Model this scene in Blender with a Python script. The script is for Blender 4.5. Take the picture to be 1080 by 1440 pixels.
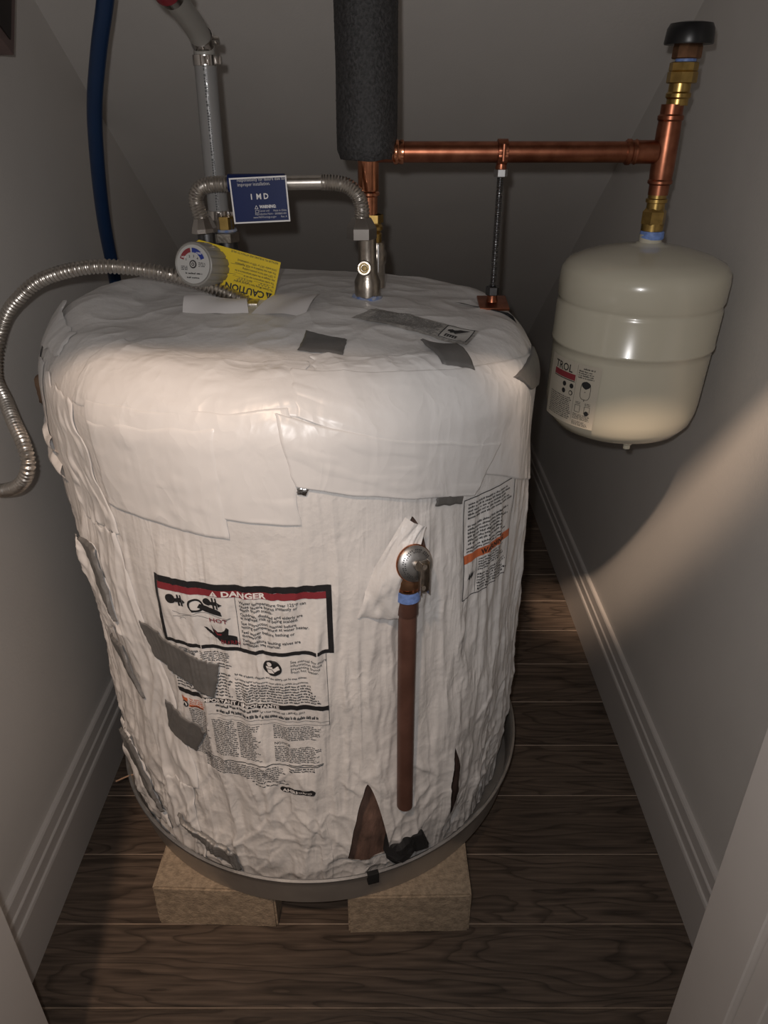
import bpy, bmesh, math, random
import numpy as np
from mathutils import Vector, Matrix
from mathutils.geometry import tessellate_polygon

for o in list(bpy.data.objects):
    bpy.data.objects.remove(o)
scene = bpy.context.scene
COL = scene.collection
RAD = math.radians

# ---------------------------------------------------------------- camera
cd = bpy.data.cameras.new('camera'); cam = bpy.data.objects.new('camera', cd); COL.objects.link(cam)
cam.location = (0, 0, 1.15); cam.rotation_euler = (RAD(90 - 28.9), 0, 0)
cd.sensor_fit = 'VERTICAL'; cd.sensor_height = 36; cd.lens = 26.0; cd.clip_start = .01
scene.camera = cam

# ---------------------------------------------------------------- world, lights, exposure
w = bpy.data.worlds.new('hall_ambience'); scene.world = w; w.use_nodes = True
w.node_tree.nodes['Background'].inputs[0].default_value = (1.0, .86, .76, 1)
w.node_tree.nodes['Background'].inputs[1].default_value = .125
scene.view_settings.view_transform = 'Standard'; scene.view_settings.look = 'None'
scene.view_settings.gamma = 1; scene.view_settings.use_curve_mapping = False
scene.view_settings.exposure = 0.0

def lamp(name, kind, loc, energy, color, size, target=None, cone=60, blend=.4):
    d = bpy.data.lights.new(name, kind); d.energy = energy; d.color = color; d.shadow_soft_size = size
    if kind == 'SPOT': d.spot_size = RAD(cone); d.spot_blend = blend
    o = bpy.data.objects.new(name, d); COL.objects.link(o); o.location = loc
    if target is not None:
        o.rotation_euler = (Vector(target) - Vector(loc)).to_track_quat('-Z', 'Y').to_euler()
    return o
# the phone's flash beside its lens, and two warm downlights in the hall behind the door opening
lamp('phone_flash', 'SPOT', (-.022, -.005, 1.182), 11.7, (1.0, .975, .965), .008, (-.022, .93, .79), 160, 1.0)
lamp('hall_downlight', 'SPOT', (-.30, -.52, 2.42), 92, (1.0, .72, .52), .05, (-.34, .68, .64), 26, .9)
lamp('hall_downlight', 'SPOT', (-.20, -.52, 2.42), 310, (1.0, .74, .54), .05, (.497, 1.36, .47), 12.5, .6)

# ---------------------------------------------------------------- materials
MAT = {}
def mat(name, col, rough=.5, metal=0, var=.0, vscale=30, bump=0, bscale=60, spec=.5, col2=None, stretch=None, trans=0, coat=0, detail=4):
    m = bpy.data.materials.new(name); m.use_nodes = True; MAT[name] = m
    nt = m.node_tree; b = nt.nodes['Principled BSDF']
    b.inputs['Roughness'].default_value = rough; b.inputs['Metallic'].default_value = metal
    b.inputs['Specular IOR Level'].default_value = spec
    b.inputs['Coat Weight'].default_value = coat
    if trans: b.inputs['Transmission Weight'].default_value = trans
    tc = nt.nodes.new('ShaderNodeTexCoord'); mp = nt.nodes.new('ShaderNodeMapping')
    nt.links.new(tc.outputs['Object'], mp.inputs['Vector'])
    if stretch: mp.inputs['Scale'].default_value = stretch
    n = nt.nodes.new('ShaderNodeTexNoise'); n.inputs['Scale'].default_value = vscale; n.inputs['Detail'].default_value = detail
    nt.links.new(mp.outputs[0], n.inputs['Vector'])
    r = nt.nodes.new('ShaderNodeValToRGB')
    c2 = col2 or tuple(max(0, c * (1 - var)) for c in col)
    r.color_ramp.elements[0].position = .35; r.color_ramp.elements[1].position = .65
    r.color_ramp.elements[0].color = (*c2, 1); r.color_ramp.elements[1].color = (*col, 1)
    nt.links.new(n.outputs['Fac'], r.inputs[0]); nt.links.new(r.outputs[0], b.inputs['Base Color'])
    if bump:
        n2 = nt.nodes.new('ShaderNodeTexNoise'); n2.inputs['Scale'].default_value = bscale; n2.inputs['Detail'].default_value = 3
        nt.links.new(mp.outputs[0], n2.inputs['Vector'])
        bp = nt.nodes.new('ShaderNodeBump'); bp.inputs['Strength'].default_value = bump; bp.inputs['Distance'].default_value = .002
        nt.links.new(n2.outputs['Fac'], bp.inputs['Height']); nt.links.new(bp.outputs[0], b.inputs['Normal'])
    return m
mat('wall_paint', (.66, .625, .59), .55, var=.05, vscale=5, bump=.12, bscale=220)
mat('trim_paint', (.56, .52, .49), .4, var=.04, vscale=8)
mat('jamb_paint', (.66, .61, .57), .45, var=.04, vscale=8)
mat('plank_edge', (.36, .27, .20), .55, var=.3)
mat('subfloor', (.16, .11, .075), .7, var=.3)
mat('vinyl', (.77, .75, .735), .42, var=.05, vscale=9, bump=.25, bscale=160)
mat('white_tape', (.79, .775, .765), .33, var=.03, vscale=7, bump=.06, bscale=90)
mat('paper_grey', (.50, .485, .46), .6, var=.1)
mat('paper', (.80, .77, .76), .6, var=.04)
mat('duct_tape', (.185, .18, .175), .42, metal=.25, var=.15, vscale=40, bump=.15, bscale=300)
mat('foil', (.6, .6, .6), .25, metal=1, bump=.5, bscale=200)
mat('fibreglass', (.22, .13, .10), .9, var=.6, vscale=45, bump=1, bscale=160, stretch=(1, 1, .35))
mat('kraft', (.36, .23, .15), .8, var=.3)
mat('ink_faded', (.16, .155, .15), .6)
mat('ink', (.018, .018, .02), .5); mat('ink_red', (.24, .03, .04), .5); mat('ink_orange', (.62, .16, .06), .5)
mat('ink_white', (.8, .78, .77), .5); mat('ink_grey', (.05, .05, .05), .5); mat('ink_blue', (.02, .04, .25), .5)
mat('copper', (.42, .165, .095), .36, metal=1, var=.35, vscale=60, col2=(.28, .10, .056))
mat('copper_bright', (.75, .32, .18), .2, metal=1, var=.25, vscale=70)
mat('copper_aged', (.17, .082, .060), .5, metal=.3, var=.3, vscale=25, col2=(.12, .056, .040))
mat('brass', (.58, .39, .13), .32, metal=1, var=.3, vscale=80)
mat('bronze', (.30, .16, .09), .4, metal=.9, var=.3, vscale=80)
mat('nickel', (.52, .47, .41), .3, metal=1, var=.25, vscale=120, bump=.1, bscale=300)
mat('chrome', (.68, .65, .62), .2, metal=1, var=.1)
mat('stainless', (.66, .62, .57), .32, metal=1, var=.15, vscale=100)
mat('galvanised', (.56, .56, .56), .42, metal=1, var=.2, vscale=50)
mat('dark_steel', (.16, .16, .165), .35, metal=1, var=.2, vscale=90)
mat('pan_metal', (.40, .37, .34), .42, metal=.6, var=.18, vscale=14)
mat('foam', (.040, .038, .039), .7, vscale=260, bump=1, bscale=260, spec=.7, col2=(.010, .010, .010), detail=6)
mat('black_plastic', (.012, .012, .013), .35, var=.2)
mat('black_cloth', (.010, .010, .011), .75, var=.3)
mat('blue_pex', (.012, .036, .100), .35, var=.1)
mat('red_pex', (.22, .02, .03), .35, var=.1)
mat('white_pex', (.25, .245, .24), .3, var=.06, coat=.2)
mat('tank_enamel', (.56, .525, .42), .22, var=.03, vscale=6, coat=.4)
mat('blue_thread_tape', (.20, .32, .70), .5, var=.3, vscale=200)
mat('sealing_tape', (.12, .20, .45), .6, vscale=140, col2=(.42, .42, .42))
mat('brass_dull', (.34, .24, .10), .5, metal=.8, var=.2)
mat('rod_steel', (.26, .26, .265), .3, metal=1, var=.15)
mat('yellow_card', (.78, .56, .012), .5, var=.04)
mat('blue_card', (.007, .018, .095), .45, var=.06, spec=.25)
mat('grey_plastic', (.30, .285, .26), .4, var=.06)
mat('face_grey', (.52, .51, .49), .45, var=.05)
mat('concrete', (.40, .31, .22), .9, var=.35, vscale=120, bump=.7, bscale=350)
mat('cardboard_print', (.42, .40, .375), .7, var=.4, vscale=260)
mat('dark_wood', (.03, .022, .02), .6, var=.3); mat('brown_paint', (.16, .11, .10), .6, var=.1)
mat('tank_decal', (.50, .455, .375), .35, var=.02)

def crinkle(name, strength, parts, mask=False, ztop=None):
    """fine creased relief: contour ridges of stretched noise, in object space"""
    m = MAT[name]; nt = m.node_tree; L = nt.links.new; b = nt.nodes['Principled BSDF']
    tc = nt.nodes.new('ShaderNodeTexCoord'); acc = None
    for sc, amt, kind in parts:
        mp = nt.nodes.new('ShaderNodeMapping'); mp.inputs['Scale'].default_value = sc; L(tc.outputs['Object'], mp.inputs['Vector'])
        if kind == 'ridge':
            n = nt.nodes.new('ShaderNodeTexNoise'); n.inputs['Scale'].default_value = 1; n.inputs['Detail'].default_value = 2.5; n.inputs['Distortion'].default_value = .5
            L(mp.outputs[0], n.inputs['Vector'])
            a = nt.nodes.new('ShaderNodeMath'); a.operation = 'SUBTRACT'; a.inputs[1].default_value = .5; L(n.outputs['Fac'], a.inputs[0])
            c = nt.nodes.new('ShaderNodeMath'); c.operation = 'ABSOLUTE'; L(a.outputs[0], c.inputs[0])
            o = nt.nodes.new('ShaderNodeMath'); o.operation = 'MULTIPLY'; o.inputs[1].default_value = -amt * 4; L(c.outputs[0], o.inputs[0])
        else:
            dn = nt.nodes.new('ShaderNodeTexNoise'); dn.inputs['Scale'].default_value = .7; L(mp.outputs[0], dn.inputs['Vector'])
            ad = nt.nodes.new('ShaderNodeVectorMath'); ad.operation = 'MULTIPLY_ADD'; ad.inputs[1].default_value = (1.2, 1.2, 1.2); L(dn.outputs['Color'], ad.inputs[0]); L(mp.outputs[0], ad.inputs[2])
            n = nt.nodes.new('ShaderNodeTexVoronoi'); n.inputs['Scale'].default_value = 1; L(ad.outputs[0], n.inputs['Vector'])
            o = nt.nodes.new('ShaderNodeMath'); o.operation = 'MULTIPLY'; o.inputs[1].default_value = amt; L(n.outputs['Distance'], o.inputs[0])
        if kind == 'ridge' and mask:
            mn = nt.nodes.new('ShaderNodeTexNoise'); mn.inputs['Scale'].default_value = 9; L(tc.outputs['Object'], mn.inputs['Vector'])
            mr = nt.nodes.new('ShaderNodeMapRange'); mr.inputs[1].default_value = .36; mr.inputs[2].default_value = .60; L(mn.outputs['Fac'], mr.inputs[0])
            mm = nt.nodes.new('ShaderNodeMath'); mm.operation = 'MULTIPLY'; L(o.outputs[0], mm.inputs[0]); L(mr.outputs[0], mm.inputs[1]); o = mm
        if acc is None: acc = o
        else:
            s_ = nt.nodes.new('ShaderNodeMath'); L(acc.outputs[0], s_.inputs[0]); L(o.outputs[0], s_.inputs[1]); acc = s_
    bp = nt.nodes.new('ShaderNodeBump'); bp.inputs['Strength'].default_value = strength; bp.inputs['Distance'].default_value = .004
    if ztop:
        sp = nt.nodes.new('ShaderNodeSeparateXYZ'); L(tc.outputs['Object'], sp.inputs[0])
        zr = nt.nodes.new('ShaderNodeMapRange'); zr.inputs[1].default_value = ztop; zr.inputs[2].default_value = ztop + .06; zr.inputs[3].default_value = 1; zr.inputs[4].default_value = .12; L(sp.outputs['Z'], zr.inputs[0])
        zm = nt.nodes.new('ShaderNodeMath'); zm.operation = 'MULTIPLY'; L(acc.outputs[0], zm.inputs[0]); L(zr.outputs[0], zm.inputs[1]); acc = zm
    L(acc.outputs[0], bp.inputs['Height'])
    old = b.inputs['Normal'].links
    if old: L(old[0].from_socket, bp.inputs['Normal'])
    L(bp.outputs[0], b.inputs['Normal'])
crinkle('vinyl', 1.0, [((38, 38, 3.2), .55, 'ridge'), ((34, 34, 20), .30, 'ridge'), ((22, 22, 5), .6, 'cell')], True, .73)
crinkle('white_tape', .45, [((22, 22, 13), .5, 'ridge'), ((11, 11, 6), .6, 'cell')])

def plank_material():
    m = bpy.data.materials.new('oak_plank'); m.use_nodes = True; MAT['oak_plank'] = m
    nt = m.node_tree; b = nt.nodes['Principled BSDF']; L = nt.links.new
    tc = nt.nodes.new('ShaderNodeTexCoord'); oi = nt.nodes.new('ShaderNodeObjectInfo')
    mul = nt.nodes.new('ShaderNodeVectorMath'); mul.operation = 'MULTIPLY_ADD'
    mul.inputs[0].default_value = (1, 1, 1)
    cmb = nt.nodes.new('ShaderNodeCombineXYZ')
    for i in range(3):
        k = nt.nodes.new('ShaderNodeMath'); k.operation = 'MULTIPLY'; k.inputs[1].default_value = (7.3, 3.1, 11.7)[i]
        L(oi.outputs['Random'], k.inputs[0]); L(k.outputs[0], cmb.inputs[i])
    add = nt.nodes.new('ShaderNodeVectorMath'); L(tc.outputs['Object'], add.inputs[0]); L(cmb.outputs[0], add.inputs[1])
    mp = nt.nodes.new('ShaderNodeMapping'); mp.inputs['Scale'].default_value = (1.6, 9, 9); L(add.outputs[0], mp.inputs['Vector'])
    # growth rings: contour lines of a stretched noise
    n1 = nt.nodes.new('ShaderNodeTexNoise'); n1.inputs['Scale'].default_value = 1.0; n1.inputs['Detail'].default_value = 3; n1.inputs['Roughness'].default_value = .45; n1.inputs['Distortion'].default_value = .25
    L(mp.outputs[0], n1.inputs['Vector'])
    s = nt.nodes.new('ShaderNodeMath'); s.operation = 'MULTIPLY'; s.inputs[1].default_value = 19; L(n1.outputs['Fac'], s.inputs[0])
    fr = nt.nodes.new('ShaderNodeMath'); fr.operation = 'FRACT'; L(s.outputs[0], fr.inputs[0])
    rr = nt.nodes.new('ShaderNodeValToRGB')
    e = rr.color_ramp.elements; e[0].position = .0; e[0].color = (.42, .42, .42, 1); e[1].position = .30; e[1].color = (1, 1, 1, 1)
    e2 = rr.color_ramp.elements.new(.92); e2.color = (.95, .95, .95, 1); e3 = rr.color_ramp.elements.new(1); e3.color = (.6, .6, .6, 1)
    L(fr.outputs[0], rr.inputs[0])
    mp2 = nt.nodes.new('ShaderNodeMapping'); mp2.inputs['Scale'].default_value = (10, 170, 60); L(add.outputs[0], mp2.inputs['Vector'])
    n2 = nt.nodes.new('ShaderNodeTexNoise'); n2.inputs['Scale'].default_value = 1; n2.inputs['Detail'].default_value = 5; L(mp2.outputs[0], n2.inputs['Vector'])
    cr = nt.nodes.new('ShaderNodeValToRGB'); cr.color_ramp.elements[0].position = .3; cr.color_ramp.elements[1].position = .72
    cr.color_ramp.elements[0].color = (.075, .055, .042, 1); cr.color_ramp.elements[1].color = (.185, .135, .102, 1)
    L(n2.outputs['Fac'], cr.inputs[0])
    mx = nt.nodes.new('ShaderNodeMix'); mx.data_type = 'RGBA'; mx.blend_type = 'MULTIPLY'; mx.inputs[0].default_value = .9
    L(cr.outputs[0], mx.inputs[6]); L(rr.outputs[0], mx.inputs[7])
    br = nt.nodes.new('ShaderNodeMapRange'); br.inputs[3].default_value = .8; br.inputs[4].default_value = 1.2; L(oi.outputs['Random'], br.inputs[0])
    hs = nt.nodes.new('ShaderNodeHueSaturation'); L(mx.outputs[2], hs.inputs['Color']); L(br.outputs[0], hs.inputs['Value'])
    L(hs.outputs[0], b.inputs['Base Color']); b.inputs['Roughness'].default_value = .5; b.inputs['Specular IOR Level'].default_value = .35
    bp = nt.nodes.new('ShaderNodeBump'); bp.inputs['Strength'].default_value = .35; bp.inputs['Distance'].default_value = .001
    L(rr.outputs[0], bp.inputs['Height']); L(bp.outputs[0], b.inputs['Normal'])
plank_material()

# ---------------------------------------------------------------- helpers
ORIGIN = {}
def tag(o, label=None, cat=None, group=None, kind=None):
    if label: o['label'] = label
    if cat: o['category'] = cat
    if group: o['group'] = group
    if kind: o['kind'] = kind
    return o
def thing(name, label, cat, loc, group=None):
    o = bpy.data.objects.new(name, None); o.empty_display_size = .05; COL.objects.link(o); o.location = loc
    ORIGIN[o.name] = Vector(loc); return tag(o, label, cat, group)
def link(name, me, parent=None):
    o = bpy.data.objects.new(name, me); COL.objects.link(o)
    if parent is not None: o.parent = parent; ORIGIN[o.name] = ORIGIN[parent.name]
    else: ORIGIN[o.name] = Vector((0, 0, 0))
    return o
def mesh(name, verts, faces, mats, parent=None, smooth=True, midx=None, angle=40, label=None):
    """verts in world metres; stored relative to the thing's own base"""
    org = ORIGIN[parent.name] if parent is not None else Vector((0, 0, 0))
    V = np.asarray(verts, dtype=float) - np.array(org)
    me = bpy.data.meshes.new(name)
    me.from_pydata([tuple(v) for v in V], [], [tuple(int(i) for i in f) for f in faces])
    for m in ([mats] if isinstance(mats, str) else mats): me.materials.append(MAT[m])
    if midx is not None: me.polygons.foreach_set('material_index', list(midx))
    me.update()
    if smooth:
        me.polygons.foreach_set('use_smooth', [True] * len(me.polygons))
        if angle < 180: me.set_sharp_from_angle(angle=RAD(angle))
    o = link(name, me, parent)
    if label: o['label'] = label
    return o
def frame_from(d):
    d = Vector(d).normalized()
    a = Vector((0, 0, 1)) if abs(d.z) < .9 else Vector((1, 0, 0))
    x = a.cross(d).normalized(); y = d.cross(x).normalized()
    return x, y, d
def lathe(prof, base, axis=(0, 0, 1), segs=32, cap0=True, cap1=True, flat=None):
    """prof: list of (radius, distance along axis)"""
    x, y, d = frame_from(axis); base = Vector(base); V = []; F = []
    for r, h in prof:
        for i in range(segs):
            a = 2 * math.pi * (i + .5) / segs
            V.append(base + d * h + x * (r * math.cos(a)) + y * (r * math.sin(a)))
    for j in range(len(prof) - 1):
        for i in range(segs):
            k = (i + 1) % segs
            F.append((j * segs + i, j * segs + k, (j + 1) * segs + k, (j + 1) * segs + i))
    if cap0: F.append(tuple(reversed(range(segs))))
    if cap1: F.append(tuple((len(prof) - 1) * segs + i for i in range(segs)))
    return V, F
def merge(*parts):
    V = []; F = []
    for v, f in parts:
        n = len(V); V += list(v); F += [tuple(i + n for i in q) for q in f]
    return V, F
def box(c, size, bevel=.001, rot=None, segs=2):
    bm = bmesh.new(); bmesh.ops.create_cube(bm, size=1)
    for v in bm.verts: v.co = Vector((v.co.x * size[0], v.co.y * size[1], v.co.z * size[2]))
    if bevel: bmesh.ops.bevel(bm, geom=bm.edges[:], offset=bevel, segments=segs, profile=.7, affect='EDGES')
    M = Matrix.Translation(c) @ (rot.to_4x4() if rot is not None else Matrix())
    bm.verts.ensure_lookup_table()
    V = [M @ v.co for v in bm.verts]; F = [tuple(v.index for v in f.verts) for f in bm.faces]; bm.free()
    return V, F
def catmull(P, step=.002):
    P = [Vector(p) for p in P]; P = [P[0] * 2 - P[1]] + P + [P[-1] * 2 - P[-2]]
    out = []
    for i in range(1, len(P) - 2):
        a, b, c, d = P[i - 1:i + 3]
        n = max(2, int((c - b).length / step))
        for k in range(n):
            t = k / n
            out.append(.5 * ((2 * b) + (c - a) * t + (2 * a - 5 * b + 4 * c - d) * t * t + (3 * b - a - 3 * c + d) * t ** 3))
    out.append(P[-2]); return out
def tube(path, rad, segs=16, caps=True):
    path = [Vector(p) for p in path]; n = len(path); V = []; F = []; s = 0; up = None
    for i, p in enumerate(path):
        t = (path[min(i + 1, n - 1)] - path[max(i - 1, 0)]).normalized()
        if up is None: up = frame_from(t)[0]
        up = (up - t * up.dot(t)).normalized(); sd = t.cross(up)
        if i: s += (p - path[i - 1]).length
        r = rad(s) if callable(rad) else rad
        for k in range(segs):
            a = 2 * math.pi * k / segs
            V.append(p + up * (r * math.cos(a)) + sd * (r * math.sin(a)))
    for i in range(n - 1):
        for k in range(segs):
            q = (k + 1) % segs
            F.append((i * segs + k, i * segs + q, (i + 1) * segs + q, (i + 1) * segs + k))
    if caps: F.append(tuple(reversed(range(segs)))); F.append(tuple((n - 1) * segs + k for k in range(segs)))
    return V, F

# ---- flat print (lettering, borders, pictograms) laid on a surface by a mapping (u, v, layer) -> point
GREEK = random.Random(4)
class Print:
    def __init__(s): s.V = []; s.F = []; s.M = []
    def add(s, pts, faces, m, layer=0):
        n = len(s.V); s.V += [(p[0], p[1], layer) for p in pts]
        s.F += [tuple(i + n for i in f) for f in faces]; s.M += [m] * len(faces)
    def rect(s, u0, v0, u1, v1, m=0, layer=0, cell=.004):
        nu = max(1, math.ceil(abs(u1 - u0) / cell)); nv = max(1, math.ceil(abs(v1 - v0) / cell))
        P = [(u0 + (u1 - u0) * i / nu, v0 + (v1 - v0) * j / nv) for j in range(nv + 1) for i in range(nu + 1)]
        F = [(j * (nu + 1) + i, j * (nu + 1) + i + 1, (j + 1) * (nu + 1) + i + 1, (j + 1) * (nu + 1) + i) for j in range(nv) for i in range(nu)]
        s.add(P, F, m, layer)
    def frame(s, u0, v0, u1, v1, t, m=0, layer=0):
        s.rect(u0, v0, u1, v0 + t, m, layer); s.rect(u0, v1 - t, u1, v1, m, layer)
        s.rect(u0, v0 + t, u0 + t, v1 - t, m, layer); s.rect(u1 - t, v0 + t, u1, v1 - t, m, layer)
    def poly(s, pts, m=0, layer=0, cell=.004):
        tri = tessellate_polygon([[Vector((p[0], p[1], 0)) for p in pts]])
        bm = bmesh.new(); vs = [bm.verts.new((p[0], p[1], 0)) for p in pts]
        for t in tri:
            try: bm.faces.new([vs[i] for i in t])
            except ValueError: pass
        s._bm(bm, m, layer, cell)
    def _bm(s, bm, m, layer, cell):
        for _ in range(6):
            e = [x for x in bm.edges if x.calc_length() > cell]
            if not e: break
            bmesh.ops.subdivide_edges(bm, edges=e, cuts=1)
            bmesh.ops.triangulate(bm, faces=[f for f in bm.faces if len(f.verts) > 4])
        bm.verts.index_update()
        s.add([(v.co.x, v.co.y) for v in bm.verts], [tuple(v.index for v in f.verts) for f in bm.faces], m, layer); bm.free()
    def disc(s, u, v, r, m=0, layer=0, n=24): s.poly([(u + r * math.cos(2 * math.pi * i / n), v + r * math.sin(2 * math.pi * i / n)) for i in range(n)], m, layer)
    def ring(s, u, v, r0, r1, m=0, layer=0, a0=0, a1=360, n=28):
        P = []; F = []
        for i in range(n + 1):
            a = RAD(a0 + (a1 - a0) * i / n)
            P += [(u + r0 * math.cos(a), v + r0 * math.sin(a)), (u + r1 * math.cos(a), v + r1 * math.sin(a))]
            if i: F.append((2 * i - 2, 2 * i - 1, 2 * i + 1, 2 * i))
        s.add(P, F, m, layer)
    def line(s, pts, t, m=0, layer=0):
        for (a, b), (c, d) in zip(pts[:-1], pts[1:]):
            L = math.hypot(c - a, d - b) or 1e-6; nx, ny = -(d - b) / L * t / 2, (c - a) / L * t / 2
            n = max(1, int(L / .004)); P = []; F = []
            for i in range(n + 1):
                x, y = a + (c - a) * i / n, b + (d - b) * i / n
                P += [(x + nx, y + ny), (x - nx, y - ny)]
                if i: F.append((2 * i - 2, 2 * i - 1, 2 * i + 1, 2 * i))
            s.add(P, F, m, layer)
    def text(s, body, u, v, size, m=0, layer=0, bold=0, sx=1, align='LEFT', pitch=1.0, cell=.006):
        cu = bpy.data.curves.new('lettering', 'FONT'); cu.body = body; cu.size = size; cu.align_x = align
        cu.space_line = pitch; cu.resolution_u = 2; cu.offset = bold; cu.fill_mode = 'FRONT'
        ob = bpy.data.objects.new('lettering', cu); COL.objects.link(ob)
        dg = bpy.context.evaluated_depsgraph_get()
        me = bpy.data.meshes.new_from_object(ob.evaluated_get(dg))
        bm = bmesh.new(); bm.from_mesh(me)
        for q in bm.verts: q.co = Vector((u + q.co.x * sx, v + q.co.y, 0))
        s._bm(bm, m, layer, cell)
        bpy.data.objects.remove(ob); bpy.data.curves.remove(cu); bpy.data.meshes.remove(me)
    def fine(s, u0, v0, u1, v1, rows, m=0, layer=0, ragged=.15, x=.0011):
        """rows of print too small to read: little strokes in word groups, v0 top, v1 bottom"""
        p = (v0 - v1) / rows
        for r in range(rows):
            y = v0 - p * (r + .8); u = u0; end = u1 - (u1 - u0) * ragged * GREEK.random()
            while u < end:
                for _ in range(GREEK.randint(2, 8)):
                    if u > end: break
                    h = p * GREEK.choice((.42, .42, .5, .62)); wd = x * GREEK.uniform(.6, 1.0)
                    s.add([(u, y), (u + wd, y), (u + wd, y + h), (u, y + h)], [(0, 1, 2, 3)], m, layer)
                    u += wd + x * .28
                u += x * .9
    def build(s, name, fn, mats, parent):
        A = np.array(s.V, dtype=float)
        return mesh(name, fn(A[:, 0], A[:, 1], A[:, 2]), s.F, mats, parent, smooth=False, midx=s.M)

# ---- gradient noise in numpy
_rng = np.random.RandomState(11)
_perm = _rng.permutation(512); _perm = np.concatenate([_perm, _perm, _perm])
_g = _rng.normal(size=(512, 3)); _g /= np.linalg.norm(_g, axis=1)[:, None]
def perlin(x, y, z):
    x, y, z = np.broadcast_arrays(np.asarray(x, float), np.asarray(y, float), np.asarray(z, float))
    xi, yi, zi = np.floor(x).astype(int), np.floor(y).astype(int), np.floor(z).astype(int)
    xf, yf, zf = x - xi, y - yi, z - zi
    fx, fy, fz = [t * t * t * (t * (t * 6 - 15) + 10) for t in (xf, yf, zf)]
    out = 0
    for a in (0, 1):
        for b in (0, 1):
            for c in (0, 1):
                h = _perm[_perm[_perm[(xi + a) & 511] + ((yi + b) & 511)] + ((zi + c) & 511)]
                G = _g[h & 511]
                dot = G[..., 0] * (xf - a) + G[..., 1] * (yf - b) + G[..., 2] * (zf - c)
                out = out + dot * (fx if a else 1 - fx) * (fy if b else 1 - fy) * (fz if c else 1 - fz)
    return out
def sstep(a, b, x): t = np.clip((x - a) / (b - a), 0, 1); return t * t * (3 - 2 * t)

# ================================================================ the setting
XL, XR = -.542, .497
def ceil_z(y): return 1.26 - .73 * (y - 1.43)
def slab(name, x0, x1, y0, y1, z0, z1, m, kind='structure', bevel=.0):
    V, F = box(((x0 + x1) / 2, (y0 + y1) / 2, (z0 + z1) / 2), (x1 - x0, y1 - y0, z1 - z0), bevel)
    o = mesh(name, V, F, m, smooth=False); tag(o, kind=kind); return o
floor = slab('floor', -.70, .65, -.75, 2.75, -.06, -.0125, 'subfloor')
tag(floor, 'dark brown oak plank floor of the closet')
PW = .1257
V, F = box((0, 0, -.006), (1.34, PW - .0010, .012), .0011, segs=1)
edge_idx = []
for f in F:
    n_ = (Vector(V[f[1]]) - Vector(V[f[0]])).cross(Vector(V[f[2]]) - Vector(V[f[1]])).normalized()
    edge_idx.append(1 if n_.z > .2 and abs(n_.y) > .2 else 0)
pm = None
for k in range(-10, 17):
    if pm is None:
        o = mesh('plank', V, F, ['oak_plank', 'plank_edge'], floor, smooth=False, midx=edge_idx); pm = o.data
    else:
        o = link('plank', pm, floor)
    o.location = (-.025, .5915 + PW * (k + .5), 0)
wl = slab('wall_left', XL - .1, XL, .40, 2.75, -.01, 2.3, 'wall_paint'); tag(wl, 'grey painted left wall of the closet')
wr = slab('wall_right', XR, XR + .1, .40, 2.75, -.01, 2.3, 'wall_paint'); tag(wr, 'grey painted right wall of the closet')
wb = slab('wall_back', XL, XR, 2.62, 2.75, -.01, .6, 'wall_paint'); tag(wb, 'low grey back wall under the slope')
y0, y1, th = .50, 2.75, .06
V = [(x, y, ceil_z(y) + d) for d in (0, th) for x, y in ((XL - .02, y0), (XR + .02, y0), (XR + .02, y1), (XL - .02, y1))]
ce = mesh('ceiling', V, [(0, 1, 2, 3), (7, 6, 5, 4), (0, 4, 5, 1), (1, 5, 6, 2), (2, 6, 7, 3), (3, 7, 4, 0)], 'wall_paint', smooth=False)
tag(ce, 'sloping grey ceiling under the stairs', kind='structure')
# front wall with a low door opening
JL, JR, HD = -.418, .352, 1.385
def rounded_prism(name, x0, x1, y0, y1, z0, z1, m): 
    V, F = box(((x0 + x1) / 2, (y0 + y1) / 2, (z0 + z1) / 2), (x1 - x0, y1 - y0, z1 - z0), .004, segs=3)
    o = mesh(name, V, F, m, angle=30); tag(o, kind='structure'); return o
tag(rounded_prism('trim_1', JL - .30, JL, .415, .50, 0, HD + .12, 'jamb_paint'), 'pale painted door jamb at the lower left')
tag(rounded_prism('trim_2', JR, JR + .30, .415, .50, 0, HD + .12, 'jamb_paint'), 'pale painted door jamb at the lower right')
tag(rounded_prism('trim_3', JR + .008, JR + .12, .385, .4155, 0, HD + .12, 'jamb_paint'), 'pale door casing edge at the lower right corner')
tag(slab('wall_front', JL - .30, JR + .30, .40, .50, HD, 2.3, 'wall_paint'), 'wall above the closet door opening')
def baseboard(name, x, sgn, label):
    prof = [(0, 0), (.017, 0), (.017, .096), (.0155, .1), (.0125, .101), (.0125, .122), (.0115, .1235), (.0095, .125), (.008, .145), (.006, .148), (0, .149)]
    V = []; F = []; n = len(prof)
    for y in (.50, 2.62):
        V += [(x + sgn * d, y, z) for d, z in prof]
    for i in range(n - 1): F.append((i, i + 1, n + i + 1, n + i) if sgn > 0 else (i + 1, i, n + i, n + i + 1))
    F += [tuple(range(n)), tuple(range(2 * n - 1, n - 1, -1))]
    tag(mesh(name, V, F, 'trim_paint', smooth=False), label, kind='structure')
baseboard('baseboard_left', XL, 1, 'stepped grey baseboard along the left wall')
baseboard('baseboard_right', XR, -1, 'stepped grey baseboard along the right wall')

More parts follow.
